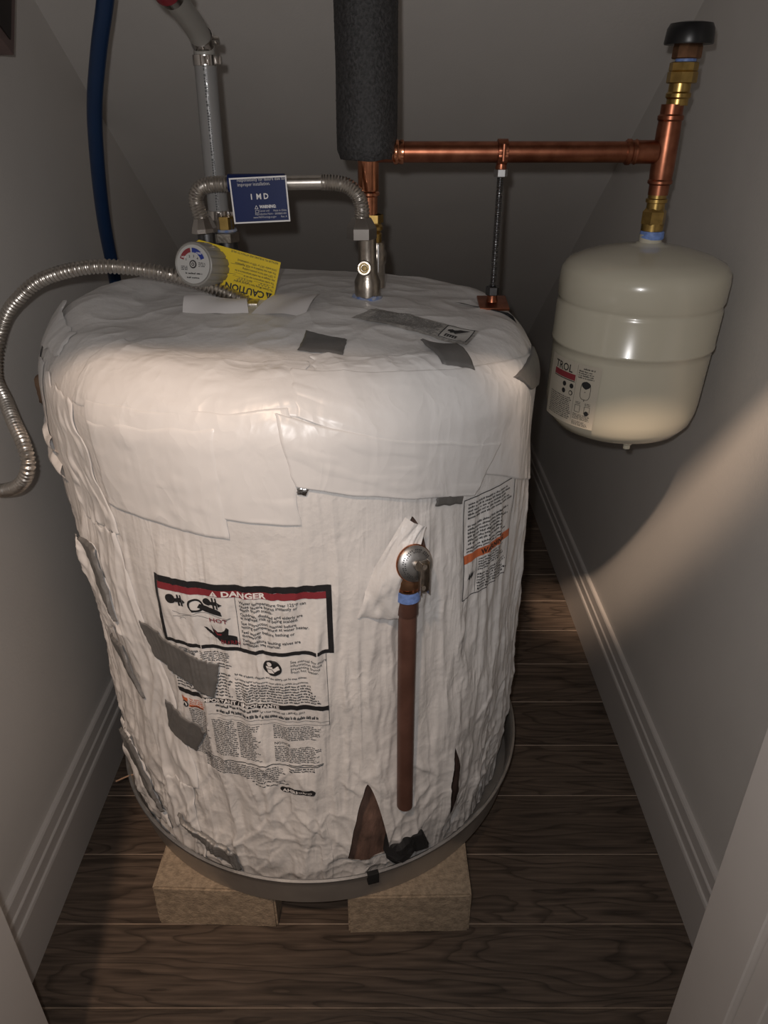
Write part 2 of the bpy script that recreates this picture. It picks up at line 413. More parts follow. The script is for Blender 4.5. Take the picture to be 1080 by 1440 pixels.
# ================================================================ concrete blocks and drain pan
def block(cx, cy, rz, label, seed):
    o = thing('concrete_block', label, 'block', (cx, cy, 0), 'blocks under the drain pan')
    bm = bmesh.new(); bmesh.ops.create_cube(bm, size=1)
    for v in bm.verts: v.co = Vector((v.co.x * .190, v.co.y * .392, v.co.z * .0915 + .0457))
    bmesh.ops.bevel(bm, geom=bm.edges[:], offset=.003, segments=2, affect='EDGES')
    e = [x for x in bm.edges if x.calc_length() > .05]
    bmesh.ops.subdivide_edges(bm, edges=e, cuts=24, use_grid_fill=True)
    P = np.array([v.co for v in bm.verts]); nz = perlin(P[:, 0] * 60 + seed, P[:, 1] * 60, P[:, 2] * 60)
    bm.normal_update()
    for v, d in zip(bm.verts, nz):
        if v.co.z > .002 and v.co.z < .0905: v.co += v.normal * d * .0012
    me = bpy.data.meshes.new('block_body'); bm.to_mesh(me); bm.free(); me.materials.append(MAT['concrete'])
    b = link('block_body', me, o); b.rotation_euler = (0, 0, rz)
    return o
block(-.257, .911, RAD(-2.0), 'tan concrete block under the left side of the drain pan', 3)
block(.036, .900, RAD(1.0), 'tan concrete block under the right side of the drain pan', 9)

PX, PY = -.114, 1.038
pan = thing('drain_pan', 'round grey metal drain pan under the wrapped water heater', 'pan', (PX, PY, .0925))
V, F = lathe([(.001, .0015), (.336, .0015), (.342, .004), (.348, .058), (.350, .0615), (.3535, .0625), (.3555, .060), (.3545, .056), (.350, .054), (.344, .0), (.001, .0)], (PX, PY, .0925), segs=160, cap0=False, cap1=False)
rim = mesh('pan_body', V, F, 'pan_metal', pan, angle=50)
V, F = lathe([(.3530, .0585), (.3560, .0600), (.3556, .0630), (.3520, .0640), (.3495, .0625)], (PX, PY, .0925), segs=160, cap0=False, cap1=False)
mesh('rolled_rim', V, F, 'galvanised', pan)
a = RAD(16)
V, F = box((PX + .3545 * math.sin(a), PY - .3545 * math.cos(a), .148), (.017, .008, .021), .001, Matrix.Rotation(a, 3, 'Z'))
mesh('black_tape', V, F, 'black_cloth', pan, label='bit of black tape on the pan rim')
# hidden feet of the pan rest on the blocks; a straw caught at the rim
st = thing('straw', 'loose straw fibre caught on the left rim of the drain pan', 'straw', (-.425, .88, .158))
V, F = tube(catmull([(-.452, .872, .150), (-.430, .880, .155), (-.405, .886, .157), (-.385, .892, .156)], .004), .0013, 6); mesh('fibre', V, F, 'kraft', st)

# ================================================================ water heater in its blanket
CX, CY, R, ZS, RC, ZB = -.12, 1.04, .333, .83, .07, .102
SC = ZS + RC * math.pi / 2; ST = SC + R - RC
heater = thing('water_heater', 'short water heater wrapped in a crinkled white vinyl insulation blanket', 'water heater', (CX, CY, .094))
SLITS = [  # theta (deg), top z, bottom z, half-width (deg), influence (deg), shape
    (16.6, .326, .170, 5.3, 13, 'tri'),
    (27.2, .734, .598, 3.6, 9, 'lens'),
    (40.4, .328, .176, 1.9, 7, 'lens')]
def slit_w(s, sl):
    th, zt, zb, hw, inf, kind = sl
    t = np.clip((zt - s) / (zt - zb), 0, 1)
    if kind == 'tri': wv = np.minimum(t * 1.05, 1) ** .66 * sstep(1.0, .95, t)
    else: wv = np.sin(np.pi * t) ** .8
    return np.where((s < zt) & (s > zb), wv, 0) * hw
def prof(s):
    s = np.asarray(s, float)
    aa = np.clip((s - ZS) / RC, 0, math.pi / 2)
    q = np.clip(s - SC, 0, None)
    r = np.where(s < ZS, R, R - RC + RC * np.cos(aa)) - q
    rr = np.clip((R - RC - q) / (R - RC), 0, 1)
    z = np.where(s < ZS, s, ZS + RC * np.sin(aa)) + np.where(s > SC, .016 * (1 - rr ** 2), 0)
    return r, z, np.cos(aa), np.sin(aa)
_pr = random.Random(21)
PLEATS = [(_pr.uniform(-34, 78), _pr.uniform(.30, .74), _pr.uniform(.08, .34), _pr.uniform(.0012, .0036), _pr.uniform(.5, 1.5), _pr.uniform(-9, 9), _pr.choice((-1, 1))) for _ in range(58)]
PLEATS += [(_pr.uniform(-45, 78), _pr.uniform(.14, .40), _pr.uniform(.03, .09), _pr.uniform(.0012, .0032), _pr.uniform(.8, 2.0), _pr.choice((-1, 1)) * _pr.uniform(40, 150), _pr.choice((-1, 1))) for _ in range(60)]
def pleats(th, s):
    """single sharp creases: steep on one side, easing off on the other"""
    d = np.zeros(np.broadcast(th, s).shape); wob = 1.2 * np.sin(s * 31) + .6 * np.sin(s * 83 + 1)
    for t0, zt, ln, amp, wd, sl, sg in PLEATS:
        k = (zt - s) / ln
        q = (((th - t0 + 180) % 360) - 180 - sl * (zt - s) - wob * .5) * sg / np.sqrt(1 + (sl * R / 57.3) ** 2)
        prof_ = np.where(q > 0, np.clip(1 - q / (wd * 2.6), 0, 1), np.clip(1 + q / (wd * .45), 0, 1))
        d = d + amp * prof_ * np.clip(np.sin(np.pi * np.clip(k, 0, 1)), 0, 1) ** .6
    return d
def disp(th, s):
    """height of the blanket's skin over the ideal drum, th in degrees"""
    a = np.radians(th); rp = np.clip(prof(s)[0], .0, R); c, n = np.cos(a) * rp, np.sin(a) * rp
    sz = s; s = np.minimum(s, SC)
    low = perlin(c * 5, n * 5, s * 4.5 + 3) * .013 + perlin(c * 12, n * 12, s * 8) * .005
    low = low * (1 - .6 * sstep(SC, SC + .1, sz)) * sstep(.09, .20, s)
    dt = (th + 95 + 180) % 360 - 180
    low = low + .024 * np.exp(-(dt / 42) ** 2) * sstep(.60, .80, s) * (1 - sstep(SC - .01, SC + .06, sz))
    wx = perlin(c * 8 + 7, n * 8, s * 6) * .022; wy = perlin(c * 9, n * 9 + 5, s * 7 + 9) * .025
    c2, n2 = c + wx, n + wx; S = s + wy
    ab = lambda r, k: np.clip(1 - np.abs(r) * k, 0, 1)
    r1 = ab(perlin(c2 * 15, n2 * 15, S * 1.3), 3.0) ** 2.0
    r2 = ab(perlin(c2 * 34 + 3, n2 * 34, S * 2.6), 3.0) ** 2.0
    r6 = ab(perlin(c2 * 70 + 9, n2 * 70, S * 6), 2.6) ** 1.5
    r3 = ab(perlin(c2 * 24, n2 * 24 + 8, S * 30.0), 3.0) ** 2
    r4 = perlin(c2 * 110, n2 * 110, S * 40.0)
    # slanting folds
    r5 = ab(perlin(c2 * 14 + 5 + S * 9, n2 * 14, S * 11.0 + 5), 3.0) ** 2
    A = .10 + .90 * sstep(.76, .62, s)
    crum = sstep(.38, .22, s) + sstep(-32, -44, th) * sstep(.8, .6, s) * .45
    d = low + A * (r1 * .0044 + r2 * .0034 + r6 * .0017 + r4 * .0005 + r3 * .0009 * (.3 + crum) + r5 * .0034 * (.18 + .8 * crum))
    top = sstep(ZS + .03, SC, s)
    d = d + top * (r5 * .0016 + r1 * .0010)
    d = d + pleats(th, s)
    d = d - .008 * sstep(.20, .11, s)
    s = sz
    for sl in SLITS:
        q = np.abs((th - sl[0] + 180) % 360 - 180)
        d = d + .007 * (slit_w(s, sl) / sl[3]) * np.exp(-(q / (sl[3] + 2.0)) ** 2)
    return d
def P3(th, s, off=0.0, dd=None):
    th = np.asarray(th, float); s = np.asarray(s, float)
    r, z, nr, nz = prof(s)
    d = (disp(th, s) if dd is None else dd) + off
    fade = np.clip(r / .06, 0, 1)
    rr = r + nr * d; zz = z + nz * d * fade
    a = np.radians(th)
    return np.stack([CX + rr * np.sin(a), CY - rr * np.cos(a), zz], axis=-1)
# the skin, opened along three slits
rows = np.concatenate([np.arange(ZB, ZS, .0021), np.linspace(ZS, SC, 44)[:-1], SC + np.linspace(0, 1, 80) ** 1.0 * (ST - SC - .002)])
stops = [-105.0] + [sl[0] for sl in SLITS] + [105.0]
V = []; F = []
def strip(ths, L=None, Rr=None):
    n0 = len(V); T, S = np.meshgrid(ths, rows); Tw = T.copy()
    for sl, side in ((L, 1), (Rr, -1)):
        if sl is None: continue
    for sl in SLITS:
        wv = slit_w(S, sl); q = T - sl[0]
        if L is sl: sg = np.ones_like(q)
        elif Rr is sl: sg = -np.ones_like(q)
        else: sg = np.sign(q)
        aq = np.abs(q); inside = aq < sl[4]
        Tw = np.where(inside, Tw + sg * wv * (1 - aq / sl[4]), Tw)
    pts = P3(Tw, S).reshape(-1, 3); V.extend(pts)
    nc = len(ths)
    for j in range(len(rows) - 1):
        b = n0 + j * nc
        F.extend((b + i, b + i + 1, b + nc + i + 1, b + nc + i) for i in range(nc - 1))
for i in range(len(stops) - 1):
    n = max(2, int((stops[i + 1] - stops[i]) / .42))
    strip(np.linspace(stops[i], stops[i + 1], n), SLITS[i - 1] if i else None, SLITS[i] if i < len(SLITS) else None)
strip(np.linspace(105, 255, 90))
blanket = mesh('blanket', V, F, 'vinyl', heater, angle=180, label='crinkled white vinyl blanket with torn slits')
# fibreglass under the skin
T, S = np.meshgrid(np.linspace(0, 360, 200), np.linspace(.106, .80, 120))
rr = .318 + .006 * perlin(np.cos(np.radians(T)) * 12, np.sin(np.radians(T)) * 12, S * 14) + .003 * perlin(np.cos(np.radians(T)) * 40, np.sin(np.radians(T)) * 40, S * 40)
pts = np.stack([CX + rr * np.sin(np.radians(T)), CY - rr * np.cos(np.radians(T)), S], -1).reshape(-1, 3)
F = [(j * 200 + i, j * 200 + i + 1, (j + 1) * 200 + i + 1, (j + 1) * 200 + i) for j in range(119) for i in range(199)]
F.append(tuple(range(199)))
mesh('fibreglass_filling', pts, F, 'fibreglass', heater, angle=180, label='brown fibreglass showing through the torn slits')

def patch(name, quad, off, m, nu=24, nv=16, wob=.0, seed=0, label=None, edge=True, lift=None, curl=0.0, bulge=0.0, bridge=False):
    """sheet stuck on the blanket; quad = (th, s) corners: top-left, top-right, bottom-right, bottom-left"""
    u, v = np.meshgrid(np.linspace(0, 1, nu + 1), np.linspace(0, 1, nv + 1))
    q = np.array(quad, float)
    TS = (q[0] * ((1 - u) * (1 - v))[..., None] + q[1] * (u * (1 - v))[..., None] + q[2] * (u * v)[..., None] + q[3] * ((1 - u) * v)[..., None])
    th, s = TS[..., 0], TS[..., 1]
    if wob:
        s = s + wob * perlin(u * 5 + seed, v * 0.7, seed * 1.7) * 2; th = th + (wob / R * 57.3) * perlin(u * .7, v * 5 + seed, seed * 2.3 + 4) * 2
    ed = np.minimum(np.minimum(u, 1 - u) * nu, np.minimum(v, 1 - v) * nv)
    o = off * np.clip(.45 + ed * .5, 0, 1) if edge else off + 0 * u
    if bulge: o = o + bulge * np.sin(np.pi * u) * np.sin(np.pi * v)
    if curl: o = o + curl * np.clip(perlin(u * 6 + seed, v * 6, seed + .5), 0, 1)
    if lift is not None: o = o + lift(u, v)
    dd = None
    if bridge:
        dd = np.max([disp(th + a_, s + b_) for a_ in (-1.0, 0, 1.0) for b_ in (-.005, 0, .005)], axis=0)
    pts = P3(th, s, o, dd).reshape(-1, 3); n = nu + 1
    F = [(j * n + i, j * n + i + 1, (j + 1) * n + i + 1, (j + 1) * n + i) for j in range(nv) for i in range(nu)]
    return mesh(name, pts, F, m, heater, angle=180, label=label)

# broad white tape sheets over the shoulder
patch('white_tape', [(-45, .945), (8, .948), (8, .868), (-44, .850)], .0016, 'white_tape', 120, 60, .006, 1, curl=.0025)
patch('white_tape', [(-39, .858), (4, .878), (4.6, .744), (-37.5, .752)], .0026, 'white_tape', 110, 80, .003, 2, curl=.002)
patch('white_tape', [(-38, .842), (-9.5, .856), (-8.8, .724), (-37, .738)], .0034, 'white_tape', 60, 50, .002, 3, curl=.0015)
patch('white_tape', [(4.4, .930), (72, .868), (71, .690), (5.0, .868)], .0028, 'white_tape', 150, 80, .003, 4, curl=.002)
patch('white_tape', [(1.1, .871), (50.5, .793), (43.6, .732), (4.3, .792)], .0042, 'white_tape', 120, 60, .002, 5, curl=.002)
patch('white_tape', [(10, .965), (40, .925), (44, .880), (8, .900)], .0022, 'white_tape', 90, 50, .007, 6, curl=.002)
# long white strip taped down the left of the printed face
patch('white_tape', [(-46, .690), (-37, .700), (-24.5, .300), (-36, .270)], .0022, 'white_tape', 40, 150, .006, 7, curl=.004)
patch('white_tape', [(-36, .290), (-27, .300), (-27, .130), (-40, .120)], .0030, 'white_tape', 50, 70, .008, 8, curl=.004)
patch('white_tape', [(-60, .30), (-50, .31), (-38, .16), (-52, .13)], .005, 'white_tape', 40, 60, .006, 9, curl=.004, bulge=.008)
patch('white_tape', [(-62, .860), (-44, .850), (-36, .700), (-50, .690)], .0022, 'white_tape', 60, 80, .007, 10, curl=.006)
# ragged corners that stand away at the left shoulder
patch('loose_tape', [(-88, .900), (-62, .912), (-58, .884), (-80, .862)], .002, 'white_tape', 24, 14, .006, 11, lift=lambda u, v: .008 * (1 - u) ** 2 * (1 - .6 * v))
patch('loose_tape', [(-96, .855), (-66, .860), (-64, .790), (-88, .770)], .002, 'white_tape', 24, 24, .006, 12, lift=lambda u, v: .014 * (1 - u) ** 2)
patch('loose_tape', [(-90, .770), (-62, .775), (-58, .730), (-80, .725)], .002, 'white_tape', 24, 20, .006, 13, lift=lambda u, v: .012 * (1 - u) ** 2 + .006 * np.sin(v * 9))
patch('kraft_edge', [(-92, .812), (-84, .812), (-84, .770), (-92, .775)], .030, 'kraft', 6, 10, .003, 14, label='brown paper peeping out at the left shoulder')
patch('loose_tape', [(-56, .650), (-46, .655), (-40, .540), (-48, .530)], .003, 'white_tape', 24, 50, .006, 15, curl=.006, lift=lambda u, v: .006 * (1 - u))
# grey duct tape patches
for quad, off, nu, nv in [
    ([(9.2, 1.035), (21.4, .992), (17.3, .953), (5.7, .975)], .0022, 24, 20),
    ([(42.4, .962), (49.0, .930), (45.1, .886), (38.1, .904)], .0045, 20, 24),
    ([(55.3, .862), (76, .872), (76, .818), (62, .838)], .0046, 30, 24),
    ([(33.1, .755), (40.4, .742), (40.1, .728), (32.7, .738)], .0024, 26, 8),
    ([(-34.1, .576), (-14.6, .540), (-16.3, .486), (-32.2, .519)], .0024, 60, 40),
    ([(-31.6, .446), (-20.2, .419), (-24.4, .367), (-32.0, .395)], .0024, 36, 40),
    ([(-50, .505), (-44.5, .505), (-38.0, .428), (-41.5, .455)], .0070, 24, 40),
    ([(-55, .310), (-49, .306), (-38.5, .200), (-42.0, .215)], .0085, 24, 50),
    ([(-33, .224), (-28.5, .210), (-15.6, .148), (-16.5, .190)], .0105, 24, 50),
    ([(-52, .660), (-46, .655), (-40.3, .560), (-43.0, .578)], .0090, 20, 40)]:
    patch('duct_tape', quad, off + .0010, 'duct_tape', nu, nv, .0012, nu, label='grey duct tape patch', bridge=True)
patch('foil_scrap', [(4.5, .791), (6.9, .791), (6.3, .780), (4.6, .783)], .0030, 'foil', 8, 6, .001, 3, curl=.003, label='scrap of silver foil under the white tape')
patch('black_strip', [(94, .985), (94, .972), (71, .770), (72.5, .770)], .0045, 'black_cloth', 40, 3, .0, 2, label='black strip over the right shoulder')  # narrow black strip following the blanket down its right shoulder
# folded paper flaps around the wiring opening on top
def sheet(name, grid, m, label=None, thick=.0):
    G = np.array(grid, float); nv, nu = G.shape[:2]
    F = [(j * nu + i, j * nu + i + 1, (j + 1) * nu + i + 1, (j + 1) * nu + i) for j in range(nv - 1) for i in range(nu - 1)]
    return mesh(name, G.reshape(-1, 3), F, m, heater, label=label)
def flap(name, p00, p10, p11, p01, bow, m, label, n=12):
    p = [np.array(q) for q in (p00, p10, p11, p01)]
    g = []
    for j in range(n + 1):
        v = j / n; row = []
        for i in range(n + 1):
            u = i / n; c = p[0] * (1 - u) * (1 - v) + p[1] * u * (1 - v) + p[2] * u * v + p[3] * (1 - u) * v
            c = c + np.array((0, 0, bow * math.sin(math.pi * v) + .0012 * math.sin(7 * u + 4 * v))); row.append(c)
        g.append(row)
    return sheet(name, g, m, label)
flap('paper_flap', (-.268, 1.016, .925), (-.180, .984, .926), (-.1715, .942, .915), (-.2635, .972, .911), .004, 'paper', 'white flap folded up in front of the conduit')
flap('paper_flap', (-.1392, 1.036, .9225), (-.0870, 1.024, .9235), (-.100, .930, .918), (-.1685, .942, .9175), .004, 'paper', 'white flap lying open on the heater top')
V, F = box((-.196, 1.012, .915), (.055, .04, .006), .002); mesh('wiring_cover', V, F, 'nickel', heater)

# torn cardboard strip on the top with a hand pictogram
def card_pt(u, v, l):
    a = np.array((-.031, .947)); b = np.array((.105, .890)); ax = b - a; L = np.linalg.norm(ax); ax = ax / L; ay = np.array((-ax[1], ax[0]))
    u = np.asarray(u); v = np.asarray(v); l = np.asarray(l)
    X = a[0] + ax[0] * u + ay[0] * v; Y = a[1] + ax[1] * u + ay[1] * v
    r = np.hypot(X - CX, Y - CY); th = np.degrees(np.arctan2(X - CX, -(Y - CY))); s = np.where(r < R - RC, SC + R - RC - r, ZS + RC * np.arccos(np.clip((r - (R - RC)) / RC, -1, 1)))
    return P3(th, s, .0028 + l * .0006)
nu, nv = 70, 18; g = []
for j in range(nv + 1):
    for i in range(nu + 1):
        u = i / nu; vv = j / nv
        lo = -.026 + .0035 * perlin(u * 9, .3, 1) + .001 * perlin(u * 30, .3, 4); hi = .026 + .002 * perlin(u * 14, 2.3, 1)
        g.append((u * .150 + (.012 * vv if i == 0 else .012 * vv * (1 - u)), lo + (hi - lo) * vv))
g = np.array(g); n = nu + 1
F = [(j * n + i, j * n + i + 1, (j + 1) * n + i + 1, (j + 1) * n + i) for j in range(nv) for i in range(nu)]
mesh('cardboard_strip', card_pt(g[:, 0], g[:, 1], 0 * g[:, 0]), F, 'cardboard_print', heater, angle=180, label='torn grey printed strip with a hand pictogram')
pr = Print()
pr.rect(.112, -.020, .147, .022, 2, 1); pr.frame(.112, -.020, .147, .022, .0012, 0, 2)
pr.poly([(.117, .008), (.121, .012), (.124, .010), (.130, .016), (.142, .017), (.136, .011), (.131, .004), (.128, -.001), (.125, .003), (.122, -.001), (.120, .003), (.117, .003)], 0, 2)
for k in range(5): pr.rect(.118 + k * .0032, -.015, .1200 + k * .0032, -.007, 0, 2)
pr.rect(.118, -.008, .133, -.006, 0, 2)
pr.fine(.020, .022, .108, -.020, 13, 1, 1, .08, .0016)
pr.build('pictogram', card_pt, ['ink', 'ink_faded', 'paper_grey'], heater)

# ---- printed warning panels on the blanket
def face_map(th0, s0, off=.0010):
    def f(u, v, l): return P3(th0 + np.degrees(u / R), s0 + v, off + l * .0005)
    return f
W = .2155
pr = Print()
pr.rect(0, -.009, W, 0, 0); pr.rect(0, -.100, .0055, -.009, 0); pr.rect(W - .0065, -.100, W, -.009, 0); pr.rect(.0055, -.100, W - .0065, -.0945, 0)
pr.rect(.0055, -.0185, W - .0065, -.009, 1)
pr.text('DANGER', .0865, -.0172, .0105, 2, 1, .0004, 1.22)
pr.poly([(.0725, -.0176), (.0825, -.0176), (.0775, -.0098)], 2, 1); pr.rect(.0771, -.0155, .0779, -.0122, 1, 2); pr.rect(.0771, -.0169, .0779, -.0162, 1, 2)
pr.rect(.1010, -.0945, .1016, -.0185, 0)
yy = -.0270
for para in ('Water temperature over 125\u00b0F can\ncause severe burns instantly or\ndeath from scalds.', 'Children, disabled and elderly are\nat highest risk of being scalded.', 'See instruction manual before\nsetting temperature at water heater.', 'Feel water before bathing or\nshowering.', 'Temperature limiting valves are\navailable, see manual.'):
    pr.text(para, .1055, yy, .0060, 0, 0, .00010, .92, pitch=.86); yy -= .00515 * (para.count('\n') + 1) + .0024
# taps
pr.disc(.0215, -.0300, .0066, 0); pr.poly([(.0265, -.028), (.036, -.0265), (.036, -.0335), (.0265, -.033)], 0)
for k in (.0300, .0335): pr.poly([(k, -.0225), (k + .002, -.0225), (k + .0035, -.0385), (k + .0010, -.0385)], 0)
pr.poly([(.0365, -.0280), (.0410, -.031), (.0370, -.0345)], 0)
pr.ring(.0530, -.0345, .0070, .0098, 0); pr.poly([(.0545, -.0375), (.0575, -.0320), (.074, -.0365), (.083, -.0400), (.084, -.047), (.077, -.0465), (.064, -.0435)], 0)
pr.disc(.0675, -.0275, .0052, 0); pr.poly([(.071, -.0265), (.080, -.0260), (.080, -.0320), (.071, -.031)], 0)
for k in (.0735, .0775): pr.poly([(k, -.0205), (k + .002, -.0205), (k + .0030, -.0370), (k + .0008, -.0370)], 0)
pr.poly([(.080, -.0265), (.086, -.030), (.081, -.0335)], 0)
# swirls, hand, words
for dy in (0, .0045): pr.line([(.022 + t * .0045, -.0475 - dy - .0030 * math.sin(t * .55 + dy * 300)) for t in range(17)], .0005, 3)
pr.line([(.034 - .004 * math.cos(t / 3), -.059 + .0035 * math.sin(t / 3)) for t in range(1, 9)], .0005, 3)
pr.text('HOT', .0665, -.0575, .0088, 1, 1, .0001, 1.25)
pr.poly([(.068, -.0615), (.070, -.068), (.075, -.073), (.080, -.072), (.085, -.0685), (.0885, -.0705), (.088, -.074), (.0985, -.0785), (.0985, -.0915), (.086, -.0900), (.076, -.0865), (.070, -.0790)], 0)
pr.poly([(.0825, -.0725), (.0870, -.0635), (.0905, -.0650), (.0890, -.0745)], 0)
for k in range(3): pr.poly([(.0585 + k * .003, -.066 - k * .0045), (.0625 + k * .003, -.0665 - k * .004), (.073, -.079 + k * .0), (.072, -.083)], 0)
pr.poly([(.0705, -.069), (.075, -.075), (.081, -.0745), (.079, -.0775), (.074, -.0775)], 1, 1)
pr.text('BURN', .0775, -.0895, .0085, 1, 1, .0001, 1.1)
# lines under the panel
pr.rect(W - .0100, -.2125, W - .0094, -.100, 0)
pr.disc(.1400, -.1190, .0118, 0, 0, 30); pr.disc(.1362, -.1135, .0032, 2, 1); pr.poly([(.1315, -.118), (.1400, -.117), (.1420, -.1265), (.1340, -.127)], 2, 1); pr.poly([(.1395, -.1205), (.1475, -.1145), (.1495, -.1195), (.1425, -.1245)], 2, 1)
pr.line([(.1300, -.1215), (.1395, -.1205), (.1425, -.1255)], .0008, 0, 2)
pr.text('See manual for more\ninformation about\npreventing burns\nfrom hot water.', .1620, -.1120, .0058, 3, 0, .00005, .90, pitch=.88)
pr.text('HOTTER WATER\nTEMPERATURE', .0180, -.1080, .0042, 0, 0, .00012, .9, pitch=.85)
pr.fine(.048, -.104, .088, -.120, 5, 0, 0, .2, .0012)
pr.fine(.050, -.122, .090, -.130, 2, 0, 0, .5, .0012)
pr.text('the skin of infants, children, and the elderly can be even thinner.', .0900, -.1372, .0044, 0, 0, .00008, .80)
pr.fine(.0060, -.1370, .0880, -.1750, 8, 0, 0, .1, .0011)
pr.text('See setting higher temperatures, must adjust in certain circumstances', .0900, -.1445, .0042, 0, 0, .00006, .78)
pr.fine(.0900, -.1462, .1960, -.1760, 7, 0, 0, .12, .0011)
# bar
pr.rect(.004, -.1860, W - .0095, -.1785, 0)
pr.text('IMPORTANT / IMPORTANTE', .0440, -.1848, .0078, 2, 1, .0003, 1.02)
pr.fine(.060, -.1880, .1180, -.1945, 1, 0, 0, .1, .0012)
pr.text('For a free manual, call 1-800-821-2017', .1180, -.1935, .0046, 0, 0, .00007, .80)
pr.fine(.060, -.1960, .1950, -.2045, 1, 0, 0, .1, .0012)
pr.rect(.050, -.2065, W - .0094, -.2060, 0); pr.rect(.060, -.2130, W - .0094, -.2125, 0)
# orange corner with a small symbol
pr.rect(.006, -.2000, .017, -.1940, 4); pr.disc(.0120, -.2050, .0055, 0); pr.disc(.0120, -.2050, .0038, 2, 1); pr.poly([(.0095, -.2075), (.0125, -.2015), (.0145, -.2080)], 0, 2)
pr.rect(.019, -.2075, .0400, -.2035, 4); pr.text('WARNING', .0215, -.2070, .0038, 0, 1, .0001, .95); pr.fine(.020, -.1920, .044, -.2025, 3, 4, 0, .2, .0012)
pr.fine(.018, -.2090, .046, -.2450, 10, 0, 0, .2, .0010)
# columns
pr.fine(.052, -.2150, .0840, -.2780, 19, 0, 0, .12, .0010)
pr.fine(.0860, -.2150, .1180, -.2780, 19, 0, 0, .45, .0010)
pr.fine(.1330, -.2150, .1940, -.2400, 8, 0, 0, .2, .0011)
pr.text('NOTICE', .1330, -.2500, .0058, 0, 0, .0001, 1)
pr.fine(.1330, -.2520, .1940, -.2800, 9, 0, 0, .2, .0011)
pr.fine(.004, -.2450, .046, -.2950, 15, 0, 0, .15, .0010)
pr.line([(.030 + t * .0165, -.2860 - .0015 * math.sin(t * .9)) for t in range(11)], .0013, 0)
pr.rect(.150, -.2850, .196, -.2838, 0)
pr.fine(.030, -.2890, .1450, -.3130, 7, 0, 0, .1, .0010)
pr.fine(.100, -.3140, .1450, -.3180, 1, 0, 0, .05, .0011); pr.fine(.104, -.3210, .1500, -.3250, 1, 0, 0, .05, .0011)
pr.fine(.150, -.2890, .1850, -.2970, 2, 0, 0, .2, .0011)
pr.rect(.1400, -.3390, .1780, -.3290, 0); pr.disc(.1400, -.3340, .005, 0); pr.disc(.1780, -.3340, .005, 0)
pr.text('AHRI', .1390, -.3370, .0080, 2, 1, .0003, 1.1); pr.text('CERTIFIED', .1582, -.3362, .0048, 2, 1, 0, .90)
pr.build('danger_label', face_map(-27.0, .662), ['ink', 'ink_red', 'ink_white', 'ink_grey', 'ink_orange'], heater)['label'] = 'printed danger notice with small print below it'
# warning panel on the right flank
pr = Print(); W2 = .100; H2 = .146
pr.frame(0, -H2, W2, 0, .0013, 0)
pr.fine(.008, -.006, .094, -.030, 5, 0, 0, .2, .0016); pr.fine(.008, -.036, .094, -.066, 6, 0, 0, .2, .0016); pr.fine(.006, -.0675, .094, -.0765, 2, 0, 0, .3, .0016)
pr.rect(.0013, -.0900, W2 - .0013, -.0780, 1); pr.text('WARNING', .033, -.0878, .0105, 0, 1, .0003, 1.0)
pr.rect(.026, -.144, .0266, -.090, 0)
pr.poly([(.006, -.116), (.009, -.111), (.010, -.106), (.012, -.111), (.0145, -.104), (.0155, -.111), (.019, -.105), (.0185, -.111), (.022, -.108), (.020, -.115), (.016, -.118), (.0145, -.114), (.012, -.118), (.009, -.114)], 0)
pr.fine(.030, -.092, .094, -.112, 5, 0, 0, .25, .0016); pr.fine(.030, -.116, .094, -.142, 6, 0, 0, .25, .0016)
pr.build('warning_label', face_map(40.8, .730), ['ink', 'ink_orange'], heater)['label'] = 'framed warning print with an orange band'

# ---- relief valve in the upper slit, its discharge pipe, the torn flap and the drain valve
def out(thd, r, z): a = RAD(thd); return Vector((CX + r * math.sin(a), CY - r * math.cos(a), z))
tv = 25.5; a = RAD(tv); od = Vector((math.sin(a), -math.cos(a), 0)); sd = Vector((math.cos(a), math.sin(a), 0)); tilt = (od + Vector((0, 0, .30))).normalized()
V, F = merge(lathe([(.014, 0), (.014, .020), (.019, .024), (.019, .040), (.016, .044)], out(tv, .314, .684), od, 28),
             lathe([(.0125, 0), (.0125, .022), (.0145, .026), (.0145, .050), (.0125, .054)], out(tv - .6, .352, .690), (0, 0, -1), 28))
rv = mesh('relief_valve', V, F, 'bronze', heater, label='relief valve with bronze body and round steel cap')
pc = out(tv, .354, .686)
V, F = lathe([(.0205, 0), (.0215, .001), (.0215, .0028), (.0200, .0045), (.0120, .0075), (.0080, .0085), (.0010, .0088)], pc + tilt * .006, tilt, 40); mesh('cap_plate', V, F, 'galvanised', rv)
V, F = lathe([(.0195, 0), (.0228, .0008), (.0228, .0022), (.0200, .0030)], pc + tilt * .0035, tilt, 40); mesh('copper_ring', V, F, 'copper_bright', rv)
ux = sd; uy = tilt.cross(ux)
pr = Print()
for rr_, n_ in ((.0175, 40), (.0150, 34)):
    for k in range(n_):
        if k % 5 == 4: continue
        a0 = 20 + 320 * k / n_
        pr.ring(0, 0, rr_ - .0008, rr_ + .0008, 0, 0, a0, a0 + 4.5, 1)
def plate_map(u, v, l):
    rr = np.hypot(u, v)[:, None]; h = .0049 + (.0200 - rr) * .375 + .0002
    return np.array(pc + tilt * .006) + np.outer(u, ux) + np.outer(v, uy) + h * np.array(tilt)
pr.build('stamped_lettering', plate_map, ['ink_grey'], rv)
lm = Matrix((sd, od, Vector(sd).cross(od))).transposed()
lc = pc + tilt * .0165 + sd * .0045 + od * .003 + Vector((0, 0, -.015))
